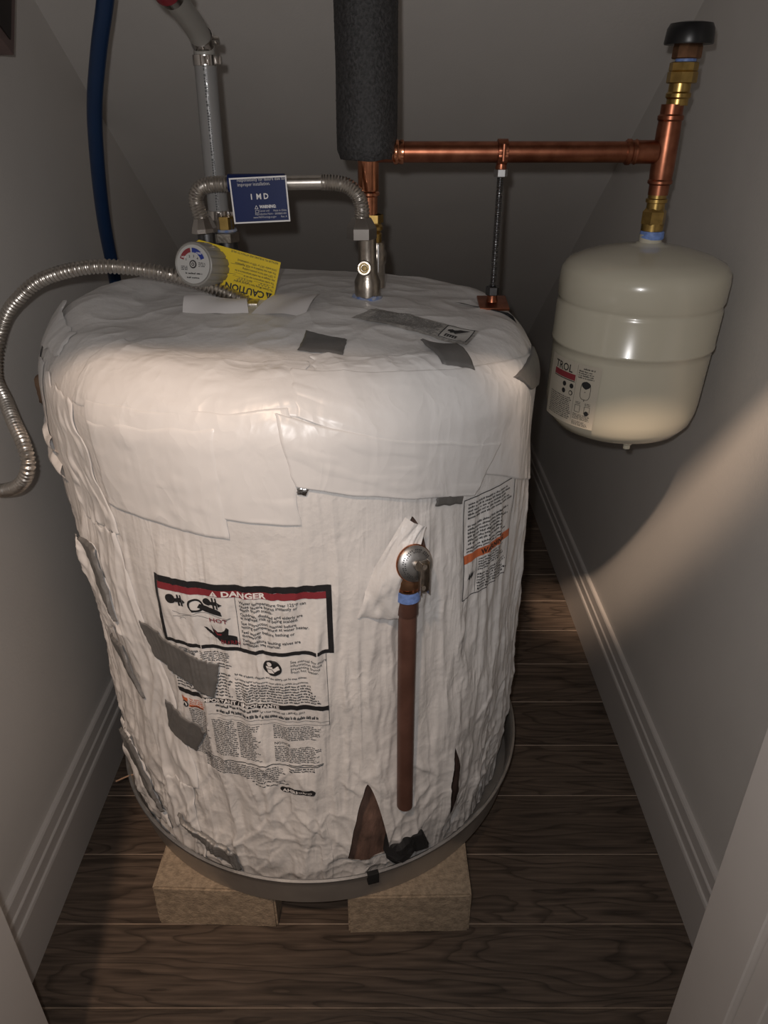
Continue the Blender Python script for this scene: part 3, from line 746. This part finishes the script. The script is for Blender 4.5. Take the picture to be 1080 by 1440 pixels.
V, F = merge(box(lc, (.010, .0015, .044), .0006, lm), box(lc + sd * .0052 + tilt * .003, (.0012, .007, .044), .0004, lm), box(lc - sd * .0052 + tilt * .003, (.0012, .007, .044), .0004, lm),
             lathe([(.0032, 0), (.0032, .004)], lc + Vector((0, 0, .014)), tilt, 12), lathe([(.0028, 0), (.0028, .003)], lc + Vector((0, 0, -.015)), tilt, 12),
             lathe([(.006, 0), (.006, .010)], pc + tilt * .010, tilt, 16))
mesh('test_lever', V, F, 'nickel', rv)
V, F = lathe([(.0150, 0), (.0150, .014)], out(tv - .6, .352, .650), (0, 0, -1), 28); mesh('thread_tape', V, F, 'blue_thread_tape', rv)
V, F = lathe([(.0147, 0), (.0147, .003)], out(tv - .6, .352, .655), (0, 0, -1), 28); mesh('copper_band', V, F, 'copper_bright', rv)
V, F = merge(lathe([(.0128, 0), (.0128, .024), (.0112, .026)], out(24.9, .352, .638), (0, 0, -1), 28),
             tube([out(24.9, .352, .620), out(25.0, .351, .45), out(25.3, .350, .272)], .0112, 28))
mesh('discharge_pipe', V, F, 'copper_aged', heater, label='brown copper discharge pipe running down the front')
# torn vinyl flap hanging beside the valve
LE = [(25.5, .736, .003), (21, .702, .003), (18.2, .668, .004), (16.6, .640, .004), (15.0, .612, .004)]
RE = [(29.2, .724, .010), (27.0, .702, .024), (25.0, .676, .030), (24.8, .645, .026), (26.2, .604, .016)]
def interp(E, t):
    k = t * (len(E) - 1); i = min(int(k), len(E) - 2); q = k - i
    p = [E[max(i - 1, 0)], E[i], E[i + 1], E[min(i + 2, len(E) - 1)]]
    return np.array([.5 * (2 * p[1][c] + (p[2][c] - p[0][c]) * q + (2 * p[0][c] - 5 * p[1][c] + 4 * p[2][c] - p[3][c]) * q * q + (3 * p[1][c] - p[0][c] - 3 * p[2][c] + p[3][c]) * q ** 3) for c in range(3)])
g = []; nu, nv = 30, 60
for j in range(nv + 1):
    v = j / nv; l, r_ = interp(LE, v), interp(RE, v)
    for i in range(nu + 1):
        u = i / nu; q = l * (1 - u) + r_ * u
        o = q[2] + .009 * math.sin(math.pi * u) * (1.1 - v) + .009 * float(perlin(u * 3.2 + 2, v * 3.4, 1.5)) + .003 * float(perlin(u * 9, v * 6, 7.5)) + .0016 * math.sin(u * 22) * sstep(.82, .95, v)
        zz = q[1] - .006 * float(perlin(u * 6, 0, 3.3)) * v
        g.append(np.array(out(q[0], R + o, zz)))
F = [(j * (nu + 1) + i, j * (nu + 1) + i + 1, (j + 1) * (nu + 1) + i + 1, (j + 1) * (nu + 1) + i) for j in range(nv) for i in range(nu)]
mesh('torn_flap', g, F, 'vinyl', heater, angle=180, label='torn vinyl flap hanging beside the relief valve')
# drain valve wrapped in black
dv = out(25.2, .338, .170); a = RAD(26.8); od = Vector((math.sin(a), -math.cos(a), 0))
def crumple(V, amp, sc, seed):
    A = np.array([tuple(v) for v in V]); d = np.stack([perlin(A[:, 0] * sc + seed + 9 * k, A[:, 1] * sc, A[:, 2] * sc) for k in range(3)], -1)
    return A + d * amp
x1, y1, _ = frame_from(od)
V, F = lathe([(.012, -.03), (.021, -.012), (.025, 0), (.024, .008), (.018, .016), (.010, .019), (.001, .019)], dv, od, 14)
V = crumple(V, .010, 60, 2)
V2, F2 = box(dv + Vector((.028, .006, .004)), (.022, .010, .034), .003, Matrix.Rotation(-.35, 3, 'Y')); V2 = crumple(V2, .004, 80, 5)
V, F = merge((list(V), F), (list(V2), F2))
mesh('drain_valve', V, F, 'black_cloth', heater, smooth=False, label='drain valve wrapped in black tape')

def top_z(x, y):
    r = math.hypot(x - CX, y - CY); q = SC + R - RC - r if r < R - RC else ZS + RC * math.acos((r - R + RC) / RC)
    return float(P3(np.array([math.degrees(math.atan2(x - CX, CY - y))]), np.array([q]))[0, 2])
# ================================================================ plumbing on top
def hexprof(prof, base, axis=(0, 0, 1)): return lathe(prof, base, axis, 6)
# --- cold side tee valve with hose nut
cx, cy = -.0225, 1.034
cz = top_z(cx, cy - .012)
cold = thing('inlet_valve', 'nickel tee valve standing on the heater under the black foam sleeve', 'valve', (cx, cy, .910))
V, F = lathe([(.0165, 0), (.0178, .001), (.0178, .020), (.0135, .030), (.0122, .034), (.0122, .082), (.0130, .084)], (cx, cy, cz + .002), segs=36)
vb = mesh('valve_body', V, F, 'nickel', cold)
V, F = lathe([(.0150, -.002), (.0200, -.001), (.0198, .003), (.0180, .0045)], (cx, cy, cz - .001), segs=30)
V = crumple(V, .006, 130, 3); mesh('thread_tape', V, F, 'sealing_tape', cold)
pd = Vector((-.06, -.97, .22)).normalized(); pb = Vector((cx - .003, cy - .006, .956))
V, F = lathe([(.0095, 0), (.0095, .008), (.0102, .009), (.0102, .013), (.0085, .0145), (.0062, .0145), (.0062, .011), (.0010, .011)], pb, pd, 28); mesh('side_port', V, F, 'nickel', vb)
V, F = merge(lathe([(.0066, .0146), (.0066, .0156), (.0046, .0156), (.0046, .012)], pb, pd, 24, False, False), lathe([(.0042, .011), (.0036, .0146), (.001, .0150)], pb, pd, 16)); mesh('brass_insert', V, F, 'brass_dull', vb)
V, F = box((cx + .0148, cy + .001, .968), (.0014, .006, .036), .0005); mesh('side_plate', V, F, 'galvanised', vb)
# --- copper riser behind it
rise = thing('copper_riser', 'copper riser with brass coupling behind the inlet valve below the foam sleeve', 'pipe', (-.013, 1.06, .93))
rx, ry = -.0165, 1.062
V, F = lathe([(.0118, 0), (.0118, .03), (.0140, .034), (.0140, .047), (.0118, .05), (.0118, .06)], (rx + .006, ry, .925), segs=28); mesh('nickel_nipple', V, F, 'nickel', rise)
V, F = merge(lathe([(.0125, 0), (.0125, .012), (.0105, .014), (.0140, .017), (.0140, .021), (.0118, .024), (.0118, .036)], (rx + .001, ry, .984), segs=28), hexprof([(.0145, 0), (.0145, .010)], (rx + .001, ry, 1.010))); mesh('brass_adapter', V, F, 'brass', rise, angle=30)
V, F = lathe([(.0122, 0), (.0122, .022), (.0148, .024), (.0148, .027), (.0130, .029), (.0138, .031), (.0142, .090)], (rx - .004, ry, 1.020), segs=32); mesh('copper_fitting', V, F, 'copper_bright', rise)
# --- black foam pipe sleeve
fx, fy = -.0215, 1.064
T, S = np.meshgrid(np.linspace(0, 2 * math.pi, 97)[:-1], np.linspace(0, 1, 220))
z = 1.087 + S * .416; rr = .0385 + .0012 * perlin(np.cos(T) * 1.5, np.sin(T) * 1.5, z * 14) + .0009 * perlin(np.cos(T) * 16, np.sin(T) * 16, z * 420) - .004 * np.clip(1 - S * 40, 0, 1)
zz = z + .004 * np.clip(1 - S * 20, 0, 1) * perlin(np.cos(T) * 2.2, np.sin(T) * 2.2, 0 * T)
pts = np.stack([fx + rr * np.cos(T), fy + rr * np.sin(T), zz], -1).reshape(-1, 3); n = 96
F = [(j * n + i, j * n + (i + 1) % n, (j + 1) * n + (i + 1) % n, (j + 1) * n + i) for j in range(219) for i in range(n)] + [tuple(reversed(range(n)))]
sl = thing('foam_sleeve', 'thick black foam sleeve around the vertical pipe at the top centre', 'pipe insulation', (fx, fy, 1.087))
mesh('sleeve', pts, F, 'foam', sl, angle=180)
V, F = lathe([(.012, 0), (.012, .02)], (fx, fy, 1.50), segs=16); mesh('pipe_end', V, F, 'copper', sl)
# --- horizontal copper line, tee and stack to the expansion tank
run = thing('copper_pipe', 'copper line with tee and brass stack between foam sleeve and cream tank', 'pipe', (.36, 1.06, .992))
py_, pz = 1.06, 1.0955; tx = .3635
V, F = tube([(-.012, py_, pz), (.15, py_, pz), (.318, py_, pz)], .0126, 32); mesh('horizontal_pipe', V, F, 'copper', run)
V, F = lathe([(.0135, 0), (.0150, .002), (.0150, .005), (.0138, .007), (.0145, .009), (.0145, .013), (.0130, .014)], (.012, py_, pz), (1, 0, 0), 32); mesh('end_fitting', V, F, 'copper_bright', run)
V, F = merge(lathe([(.0135, 0), (.0155, .002), (.0155, .006), (.0140, .008), (.0140, .011), (.0152, .013), (.0140, .016), (.0140, .040)], (.311, py_, pz), (1, 0, 0), 32),
             lathe([(.0130, 0), (.0130, .012), (.0158, .014), (.0158, .017), (.0145, .019), (.0150, .030), (.0150, .075), (.0143, .086), (.0160, .088), (.0160, .092), (.0138, .094), (.0138, .105)], (tx - .001, py_, 1.0445), segs=36))
mesh('tee', V, F, 'copper', run, angle=30)
def stackpart(name, prof, z, m, x=tx, segs=32): 
    V, F = lathe(prof, (x, py_, z), segs=segs); return mesh(name, V, F, m, run, angle=30)
stackpart('brass_coupling', [(.0118, 0), (.0118, .008), (.0140, .009), (.0140, .013), (.0118, .014), (.0118, .020)], 1.0265, 'brass', tx - .0015)
stackpart('brass_hex', [(.0150, 0), (.0160, .001), (.0160, .016), (.0140, .018), (.0125, .020)], 1.008, 'brass', tx - .0015, 6)
stackpart('brass_collar', [(.0145, 0), (.0145, .010)], .999, 'brass', tx - .0015)
stackpart('brass_coupling', [(.0132, 0), (.0132, .007), (.0152, .009), (.0152, .013), (.0132, .015), (.0132, .026), (.0150, .028)], 1.148, 'brass', tx + .004)
stackpart('brass_hex', [(.0165, 0), (.0180, .001), (.0180, .012), (.0165, .013), (.0172, .014), (.0172, .022), (.0150, .023)], 1.172, 'brass', tx + .005, 8)
stackpart('thread_tape', [(.0125, 0), (.0125, .006)], 1.194, 'blue_thread_tape', tx + .006)
stackpart('brass_cap', [(.0165, 0), (.0180, .001), (.0180, .012), (.0165, .016), (.0120, .020)], 1.198, 'bronze', tx + .006, 10)
stackpart('black_cap', [(.0140, 0), (.0285, .0), (.0290, .002), (.0275, .016), (.0245, .0215), (.0150, .023), (.001, .0235)], 1.213, 'black_plastic', tx + .006, 36)
# --- expansion tank
ex, ey = .361, 1.056
tank = thing('expansion_tank', 'cream expansion tank hanging from the copper tee by the right wall', 'expansion tank', (ex, ey, .705))
prof_t = [(.001, 0), (.030, .001), (.070, .006), (.092, .016), (.1035, .030), (.1075, .046), (.1088, .060), (.1100, .130), (.1104, .1395), (.1128, .1410), (.1128, .1445), (.1118, .146), (.1124, .190), (.1112, .194), (.1100, .197), (.1112, .200), (.1128, .204), (.1130, .228), (.1115, .240), (.1040, .2495), (.085, .258), (.055, .2660), (.030, .2700), (.0190, .2715), (.0170, .274)]
V, F = lathe(prof_t, (ex, ey, .712), segs=96)
A = np.array([tuple(v) for v in V]); A[:, 0] -= (A[:, 2] < .98) * (.98 - A[:, 2]) * .030
shell = mesh('shell', A, F, 'tank_enamel', tank, angle=60)
V, F = lathe([(.0150, 0), (.0150, .014)], (ex, ey, .982), segs=28); nk = mesh('neck', V, F, 'tank_enamel', tank)
V, F = lathe([(.0153, 0), (.0160, .002), (.0158, .008), (.0150, .010)], (ex + .001, ey, .990), segs=28); mesh('thread_tape', V, F, 'blue_thread_tape', tank)
V, F = merge(lathe([(.0075, 0), (.0075, .006), (.0050, .008), (.0050, .013), (.001, .0135)], (ex - .004, ey - .055, .7185), (0, -.1, -1), 16)); mesh('air_valve', V, F, 'tank_enamel', tank)
def tank_map(u, v, l):
    th = np.radians(-58) + u / .111; z = .842 + v; rr = .1118 + l * .0004 - np.clip(.80 - z, 0, 1) * .012
    return np.stack([ex - (.98 - z) * .030 + rr * np.sin(th), ey - rr * np.cos(th), z], -1)
pr = Print()
pr.rect(-.050, -.094, .046, -.004, 3, 0, .004)
pr.text('TROL', -.036, -.020, .0150, 0, 1, .0002, 1.0, cell=.003); pr.rect(-.036, -.030, .0085, -.0215, 1, 1); pr.rect(-.036, -.032, .0085, -.0308, 0, 1)
pr.rect(.0105, -.088, .0108, -.006, 0, 1)
for k in range(4):
    pr.disc(-.026 + (k % 2) * .014 + .016, -.0385 - (k // 2) * .010, .0036, 0, 1, 14)
pr.disc(.004, -.0485, .0024, 3, 2, 12)
pr.fine(-.040, -.055, .0085, -.088, 12, 0, 1, .1, .0011)
pr.fine(.020, -.0075, .036, -.0115, 1, 0, 1, .0, .0014); pr.fine(.013, -.012, .041, -.024, 4, 0, 1, .25, .0011)
ou = [(.0275 + .0075 * math.copysign(abs(math.cos(t)) ** .6, math.cos(t)), -.040 + .0125 * math.copysign(abs(math.sin(t)) ** .6, math.sin(t))) for t in [2 * math.pi * k / 32 for k in range(33)]]
pr.line(ou, .0007, 0, 1); pr.poly([(.0205, -.030), (.0235, -.0275), (.0275, -.0262), (.0315, -.0275), (.0345, -.030), (.0335, -.034), (.030, -.0365), (.0275, -.0375), (.0250, -.0365), (.0215, -.034)], 0, 1)
pr.rect(.0270, -.0550, .0280, -.0525, 0, 1); pr.rect(.0265, -.042, .0280, -.041, 0, 1)
for k in (.0180, .0330):
    pr.fine(k - .003, -.0565, k + .005, -.0605, 2, 0, 1, .1, .0010); pr.line([(k - .003, -.062), (k - .003, -.072), (k + .005, -.072), (k + .005, -.062), (k - .003, -.062)], .0006, 0, 1)
pr.disc(.034, -.0715, .0034, 0, 2, 14)
pr.fine(.013, -.0745, .040, -.0830, 5, 0, 1, .1, .0010); pr.fine(.013, -.0850, .040, -.0920, 4, 0, 1, .3, .0010)
pr.build('printed_label', tank_map, ['ink', 'ink_red', 'ink_blue', 'tank_decal'], tank)
pr = Print(); pr.text('%', -.032, .083, .018, 0, 1, .0002, .9); pr.build('ink_mark', tank_map, ['ink'], tank)
# --- threaded rod prop
rod = thing('threaded_rod_stand', 'threaded rod stand propping the copper line on the heater top', 'pipe support', (.1525, 1.06, .886))
px_ = .1525
fz = top_z(px_, py_) + .006
V, F = tube([(px_, py_, fz + .008 + (1.0785 - fz - .008) * t / 260) for t in range(261)], lambda s: .0042 + .0005 * math.sin(s * 2 * math.pi / .0021), 12); mesh('threaded_rod', V, F, 'rod_steel', rod)
V, F = lathe([(.0080, 0), (.0090, .001), (.0090, .009), (.0080, .010)], (px_, py_, 1.066), segs=6); mesh('nut', V, F, 'galvanised', rod, smooth=False)
V, F = lathe([(.0088, 0), (.0098, .001), (.0098, .011), (.0088, .012)], (px_, py_, fz + .0105), segs=6); mesh('nut', V, F, 'dark_steel', rod, smooth=False)
V, F = merge(box((px_ + .001, py_ - .004, fz), (.041, .046, .004), .0008, Matrix.Rotation(RAD(9), 3, 'X')), lathe([(.0085, 0), (.0070, .006), (.0070, .011)], (px_, py_, fz + .0015), segs=24)); mesh('flange', V, F, 'copper', rod)
V, F = merge(lathe([(.0140, 0), (.0155, .0005), (.0155, .0130), (.0140, .0135)], (px_ - .0068, py_, pz), (1, 0, 0), 32), lathe([(.0078, 0), (.0070, .004), (.0070, .018)], (px_, py_, 1.0755), segs=20), box((px_, py_ - .0150, pz + .002), (.012, .005, .003), .0006), box((px_, py_ - .0150, pz - .004), (.012, .005, .003), .0006), lathe([(.003, 0), (.003, .02)], (px_, py_ - .016, pz - .010), segs=12))
mesh('split_ring', V, F, 'copper', rod, angle=30)
# --- hot side mixing valve with knob
hx, hy = -.216, 1.068
mix = thing('mixing_valve', 'mixing valve with grey temperature knob at the heater outlet', 'valve', (hx, hy, .905))
V, F = merge(lathe([(.0165, 0), (.0175, .001), (.0175, .014), (.0130, .020), (.0130, .030), (.0210, .034), (.0210, .064), (.0150, .070), (.0150, .080)], (hx, hy, .905), segs=32),
             lathe([(.012, 0), (.012, .030)], (hx - .006, hy - .020, .962), (-.35, -.80, 0), 24), lathe([(.012, -.012), (.012, .038)], (hx - .020, 1.040, .962), (0, 0, 1), 24))
mb = mesh('valve_body', V, F, 'dark_steel', mix, angle=35)
V, F = merge(hexprof([(.0165, 0), (.0180, .001), (.0180, .012), (.0165, .013)], (hx, hy, .984)), lathe([(.0120, 0), (.0120, .020)], (hx, hy, .994), segs=24)); mesh('union_nut', V, F, 'nickel', mix, angle=30)
V, F = hexprof([(.0115, 0), (.0115, .016)], (hx + .001, hy - .002, 1.001)); mesh('brass_adapter', V, F, 'brass', mix, smooth=False)
V, F = lathe([(.0150, 0), (.0160, .0015), (.0150, .0035)], (hx, hy, .9975), segs=28); mesh('thread_tape', V, F, 'sealing_tape', mix)
kn = Vector((-.30, -.93, .20)).normalized(); kf = Vector((-.2455, .986, .9695))
segs = 80; V = []; F = []; kx, ky, _ = frame_from(kn)
profk = [(.0262, -.048, 1), (.0275, -.046, 1), (.0280, -.020, 1), (.0278, -.004, 1), (.0270, -.001, 0), (.0255, 0, 0), (.0243, -.0008, 0), (.001, -.0008, 0)]
for r, h, ribbed in profk:
    for i in range(segs):
        an = 2 * math.pi * i / segs; q = r - (.0016 * (max(0, math.cos(an * 16)) > .55) if ribbed else 0)
        V.append(kf + kn * h + kx * q * math.cos(an) + ky * q * math.sin(an))
for j in range(len(profk) - 1):
    for i in range(segs): k = (i + 1) % segs; F.append((j * segs + i, j * segs + k, (j + 1) * segs + k, (j + 1) * segs + i))
F.append(tuple(reversed(range(segs)))); knob = mesh('knob', V, F, 'grey_plastic', mix, angle=35, label='ribbed grey temperature knob')
def knob_map(u, v, l): return np.array(kf) + np.outer(u, -kx if kx.x < 0 else kx) + np.outer(v, ky if ky.z > 0 else -ky) + np.outer(.0004 * (l + 1) - .0008, kn)
pr = Print(); pr.disc(0, 0, .0238, 3, 0, 40)
pr.ring(-.001, .0015, .0130, .0185, 1, 1, 100, 165, 16); pr.ring(-.001, .0015, .0130, .0185, 2, 1, 20, 92, 18)
pr.disc(0, 0, .0052, 4, 1, 20); pr.ring(0, 0, .0022, .0034, 3, 2); pr.disc(0, 0, .0010, 3, 2, 10)
pr.text('COLD', .0045, .0125, .0034, 5, 2, .0001, .9); pr.text('HOT', -.0165, .0070, .0034, 5, 2, .0001, .9)
for k, (uu, vv) in enumerate(((-.010, .0055), (-.005, .0095), (.001, .0100), (.0065, .0075))): pr.text('1234'[k], uu - .001, vv - .0015, .0040, 0, 1, .0001)
pr.fine(.0080, .0030, .0175, -.0030, 3, 0, 1, .1, .0011); pr.fine(-.0175, -.002, -.0080, -.008, 3, 0, 1, .1, .0011)
pr.fine(-.011, -.0095, .013, -.0130, 1, 0, 1, .0, .0013); pr.fine(-.009, -.0150, .009, -.0180, 1, 0, 1, .0, .0013)
pr.build('dial_print', knob_map, ['ink', 'ink_red', 'ink_blue', 'face_grey', 'dark_steel', 'ink_white'], knob)
# --- flexible connector between the two
fc = thing('flexible_connector', 'stainless corrugated connector hose bridging the two valves under the blue tag', 'hose', (cx, 1.03, .994))
ridged = lambda r0, a, p: (lambda s: r0 + a * math.sin(2 * math.pi * s / p))
V, F = tube(catmull([(-.0295, 1.030, 1.018), (-.0288, 1.030, 1.030), (-.0330, 1.030, 1.045), (-.0445, 1.030, 1.0565), (-.0600, 1.030, 1.0612), (-.0800, 1.030, 1.0622)], .0006), ridged(.0094, .00055, .0036), 28); mesh('corrugated_bend', V, F, 'stainless', fc)
V, F = tube(catmull([(-.1930, 1.030, 1.0605), (-.2200, 1.030, 1.0600), (-.2345, 1.030, 1.0560), (-.2420, 1.030, 1.0460), (-.2420, 1.030, 1.0340), (-.2385, 1.030, 1.0200)], .0006), ridged(.0094, .00055, .0036), 28); mesh('corrugated_bend', V, F, 'stainless', fc)
V, F = tube([(-.0785, 1.030, 1.0622), (-.14, 1.030, 1.0613), (-.1955, 1.030, 1.0605)], .0086, 28); mesh('straight_tube', V, F, 'stainless', fc)
V, F = merge(hexprof([(.0175, 0), (.0198, .001), (.0198, .014), (.0190, .0155), (.0125, .0265), (.0105, .027)], (-.0295, 1.030, .9935))); mesh('hose_nut', V, F, 'chrome', fc, smooth=False)
V, F = lathe([(.0160, 0), (.0178, .001), (.0170, .006), (.0115, .019), (.0105, .020)], (-.2365, 1.032, 1.001), (-.05, 0, 1), 10); mesh('hose_nut', V, F, 'chrome', fc, smooth=False)
# --- tags
def card(name, label, origin, ux, uy, w, h, m, fn, mats, parent_m='paper', chamfer=0, edge=None, curve=0, nrm_off=.0006):
    o = thing(name, label, 'tag', origin)
    ux = Vector(ux).normalized(); uy = Vector(uy); uy = (uy - ux * uy.dot(ux)).normalized(); nn = ux.cross(uy)
    def mp(u, v, l):
        u = np.asarray(u, float); v = np.asarray(v, float); l = np.asarray(l, float)
        b = curve * np.sin(np.pi * np.clip(u / w, 0, 1))
        return np.array(origin) + u[:, None] * np.array(ux) + v[:, None] * np.array(uy) + (b + (l + 1) * .0003 + nrm_off)[:, None] * np.array(nn)
    out_ = [(0, 0), (w, 0), (w, h - 0), (0, h)] if not chamfer else [(0, 0), (w - chamfer, 0), (w, chamfer), (w, h - chamfer), (w - chamfer, h), (0, h)]
    N = 16; V = []; F = []
    for side in (0, 1):
        for j in range(2):
            pass
    g = Print(); g.poly(out_, 0, 0, .008); A = np.array(g.V)
    f1 = mp(A[:, 0], A[:, 1], A[:, 2] - 1.0); f0 = f1 - np.array(nn) * .0007; n = len(A)
    F = list(g.F) + [tuple(i + n for i in reversed(f)) for f in g.F]
    mesh('card', np.concatenate([f1, f0]), F, m, o, smooth=False)
    pr = Print(); fn(pr, w, h); pr.build('print', mp, mats, o); return o
def caution(pr, w, h):
    pr.text('CAUTION', .013, h - .0125, .0125, 0, 0, .0004, .95)
    pr.poly([(.003, h - .0135), (.0120, h - .0135), (.0075, h - .0045)], 0, 0); pr.rect(.0071, h - .0115, .0079, h - .0080, 1, 1); pr.rect(.0071, h - .0130, .0079, h - .0122, 1, 1)
    L = ['The System: Mixing Valve is set and certified', 'by ________________  date ______________', 'The outlet temperature was set to ________', 'Any changes to the outlet temperature to be', 'in 120\u00b0F with hot to prevent scalding.', 'The valve was installed as an ASSE Application', '(1016 and/or 1017 or 1070 or combination)', '', 'INSTALLER FILL IN BLANKS AND ATTACH TO VALVE']
    for k, t in enumerate(L): pr.text(t, .003, h - .0185 - k * .0046, .0040 if k != 8 else .0036, 0, 0, .00005, .74)
    pr.line([(.0455, h - .0400), (.0640, h - .0385)], .0004, 0, 0); pr.line([(.055, h - .026), (.068, h - .0245)], .0004, 0, 0)
    pr.line([(.008 + t * .0012, h - .0215 + .0022 * math.sin(t * 1.7)) for t in range(14)], .0005, 2, 0)
    pr.line([(.036 + t * .0011, h - .0205 + .0030 * math.sin(t * 1.9)) for t in range(16)], .0005, 2, 0)
# card hangs upside down: its own right points left in the room
card('caution_tag', 'yellow caution tag hanging upside down behind the grey knob', (-.1370, 1.020, .9655), (-.960, 0, .262), (-.262, 0, -.960), .118, .0565, 'yellow_card', caution, ['ink', 'yellow_card', 'ink_grey'], chamfer=.009)
def bluetag(pr, w, h):
    pr.frame(-.0002, -.0002, w + .0002, h + .0002, .0018, 0, 1)
    pr.text('responsibility for failure due to\nimproper installation.', .0095, h - .0045, .0056, 1, 1, .00003, .86, pitch=.95)
    pr.text('I  M D', w * .5, h * .52, .0092, 0, 1, .00022, .95, 'CENTER')
    pr.text('WARNING:', .0345, .0170, .0052, 0, 1, .0002, .8); pr.text('Cancer and\nReproductive Harm -\nwww.P65Warnings.ca.gov', .0400, .0128, .0036, 1, 1, 0, .78, 'CENTER', pitch=1.05)
    pr.line([(.0285, .0165), (.0305, .0205), (.0325, .0165), (.0285, .0165)], .0005, 0, 1); pr.frame(.0285, .0115, .0330, .0150, .0005, 1, 1)
    pr.text('Made in China\n3000860-001\nRev. A', w - .0035, .0125, .0034, 1, 1, 0, .85, 'RIGHT', pitch=1.1)
bt = card('blue_tag', 'blue printed tag wrapped over the corrugated connector hose', (-.1925, 1.0150, 1.0145), (1, 0, .045), (-.10, .04, 1), .0720, .0535, 'blue_card', bluetag, ['ink_white', 'face_grey'])
V = []; F = []
for i in range(15):
    an = RAD(-80 + i * 16)
    for x in (-.1985, -.1265):
        V.append((x, 1.030 + .0108 * -math.cos(an) , 1.0615 + .0045 * (x + .16) + .0108 * math.sin(an)))
    if i: F.append((2 * i - 2, 2 * i - 1, 2 * i + 1, 2 * i))
mesh('wrap', V, F, 'blue_card', bt)
# --- white riser pipe with clamps
wp = thing('white_riser_pipe', 'translucent white plastic pipe rising from the mixing valve with steel clamps', 'pipe', (-.224, 1.075, 1.01))
V, F = tube([(-.2245, 1.075, 1.012), (-.2240, 1.075, 1.11), (-.2222, 1.075, 1.203)], .0136, 28); mesh('pipe', V, F, 'white_pex', wp)
pr = Print(); pr.fine(-.085, .0022, .085, -.0022, 1, 0, 0, 0, .0030); pr.fine(-.085, .0032, .085, .0012, 1, 0, 0, 0, .0020)
pr.build('pipe_print', lambda u, v, l: np.stack([-.2238 + .0008 * u / .1 + .0138 * np.sin(v / .0138 + .1), 1.075 - .0138 * np.cos(v / .0138 + .1), 1.11 + u], -1), ['ink_grey'], wp)
V, F = tube(catmull([(-.2222, 1.075, 1.198), (-.2222, 1.073, 1.214), (-.2245, 1.050, 1.229), (-.2290, 1.015, 1.243), (-.2360, .962, 1.262), (-.2480, .870, 1.295)], .003), .0132, 24); mesh('elbow_pipe', V, F, 'grey_plastic', wp)
def clamp(c, ax, r, nm='clamp'):
    c = Vector(c); ax = Vector(ax).normalized()
    x, y, d = frame_from(ax); side = Vector((1, -.2, 0)); side = (side - ax * side.dot(ax)).normalized(); fr = ax.cross(side)
    M = Matrix((side, fr, ax)).transposed()
    V, F = merge(lathe([(r, -.006), (r + .0012, -.0055), (r + .0012, .0055), (r, .006)], c, ax, 28, False, False), box(c + side * (r + .004), (.008, .006, .009), .0015, M), box(c + side * (r * .25) - Vector((0, r + .001, 0)), (.006, .003, .009), .001, M))
    mesh(nm, V, F, 'chrome', wp, angle=30)
clamp((-.2224, 1.075, 1.197), (0, 0, 1), .0138); clamp((-.2222, 1.069, 1.219), (0, -.75, .55), .0136); clamp((-.2335, .978, 1.256), (-.1, -.93, .33), .0136); clamp((-.2245, 1.075, 1.018), (0, 0, 1), .0138)
rp = thing('red_pipe', 'red plastic pipe entering the elbow at the top left', 'pipe', (-.2365, .958, 1.2635))
V, F = tube(catmull([(-.2345, .973, 1.258), (-.2420, .925, 1.276), (-.262, .84, 1.305)], .004), .0165, 20); mesh('pipe', V, F, 'red_pex', rp)
# --- blue pipe down the left
bp = thing('blue_pipe', 'blue plastic water pipe curving down along the left wall behind the heater', 'pipe', (-.51, 1.44, .02))
V, F = tube(catmull([(-.330, 1.12, 1.470), (-.3488, 1.1513, 1.3112), (-.3656, 1.1737, 1.2691), (-.3971, 1.2128, 1.2158), (-.4305, 1.2544, 1.1462), (-.4572, 1.3017, 1.0665), (-.4811, 1.3538, .9746), (-.4980, 1.4055, .882), (-.5080, 1.4345, .8104), (-.5150, 1.45, .66), (-.515, 1.46, .01)], .012), .0112, 20)
mesh('pipe', V, F, 'blue_pex', bp)
# --- metal conduit looping to the left wall
cdt = thing('flexible_conduit', 'silver flexible metal conduit arching from the heater top to the left wall', 'conduit', (-.19, 1.02, .918))
V, F = tube(catmull([(-.1860, 1.018, .914), (-.2067, 1.0139, .9240), (-.238, 1.0116, .9381), (-.2891, .9998, .9559), (-.3508, .9935, .9652), (-.3969, .9921, .9628), (-.4477, .9957, .9486), (-.4800, .9955, .9275), (-.5100, 1.000, .8982), (-.5300, .995, .8545), (-.5280, .970, .8234), (-.5100, .9450, .8014), (-.4850, .9055, .7833), (-.4640, .8756, .7669), (-.4567, .8604, .7429), (-.4757, .8672, .7139), (-.5100, .8885, .6935), (-.5400, .8950, .690)], .0009), ridged(.0086, .0010, .0056), 20)
mesh('conduit', V, F, 'stainless', cdt)
V, F = lathe([(.013, 0), (.013, .004), (.0105, .006), (.0105, .016)], (XL, .895, .690), (1, 0, 0), 20); mesh('connector', V, F, 'galvanised', cdt)
# --- dark framed hatch edge high on the left wall
hb = thing('wooden_bracket', 'dark brown framed board at the very top left corner of the wall', 'board', (XL, 1.10, 1.20))
rot = Matrix.Rotation(RAD(-31), 3, 'X')
cn = Vector((XL, 1.174, 1.207))
V, F = box(cn + Vector((.021, 0, 0)) + rot @ Vector((0, -.07, .065)), (.042, .14, .13), .002, rot); fb = mesh('frame', V, F, 'brown_paint', hb)
V, F = box(cn + Vector((.0425, 0, 0)) + rot @ Vector((0, -.077, .072)), (.003, .128, .118), .0006, rot); mesh('panel', V, F, 'dark_wood', hb)
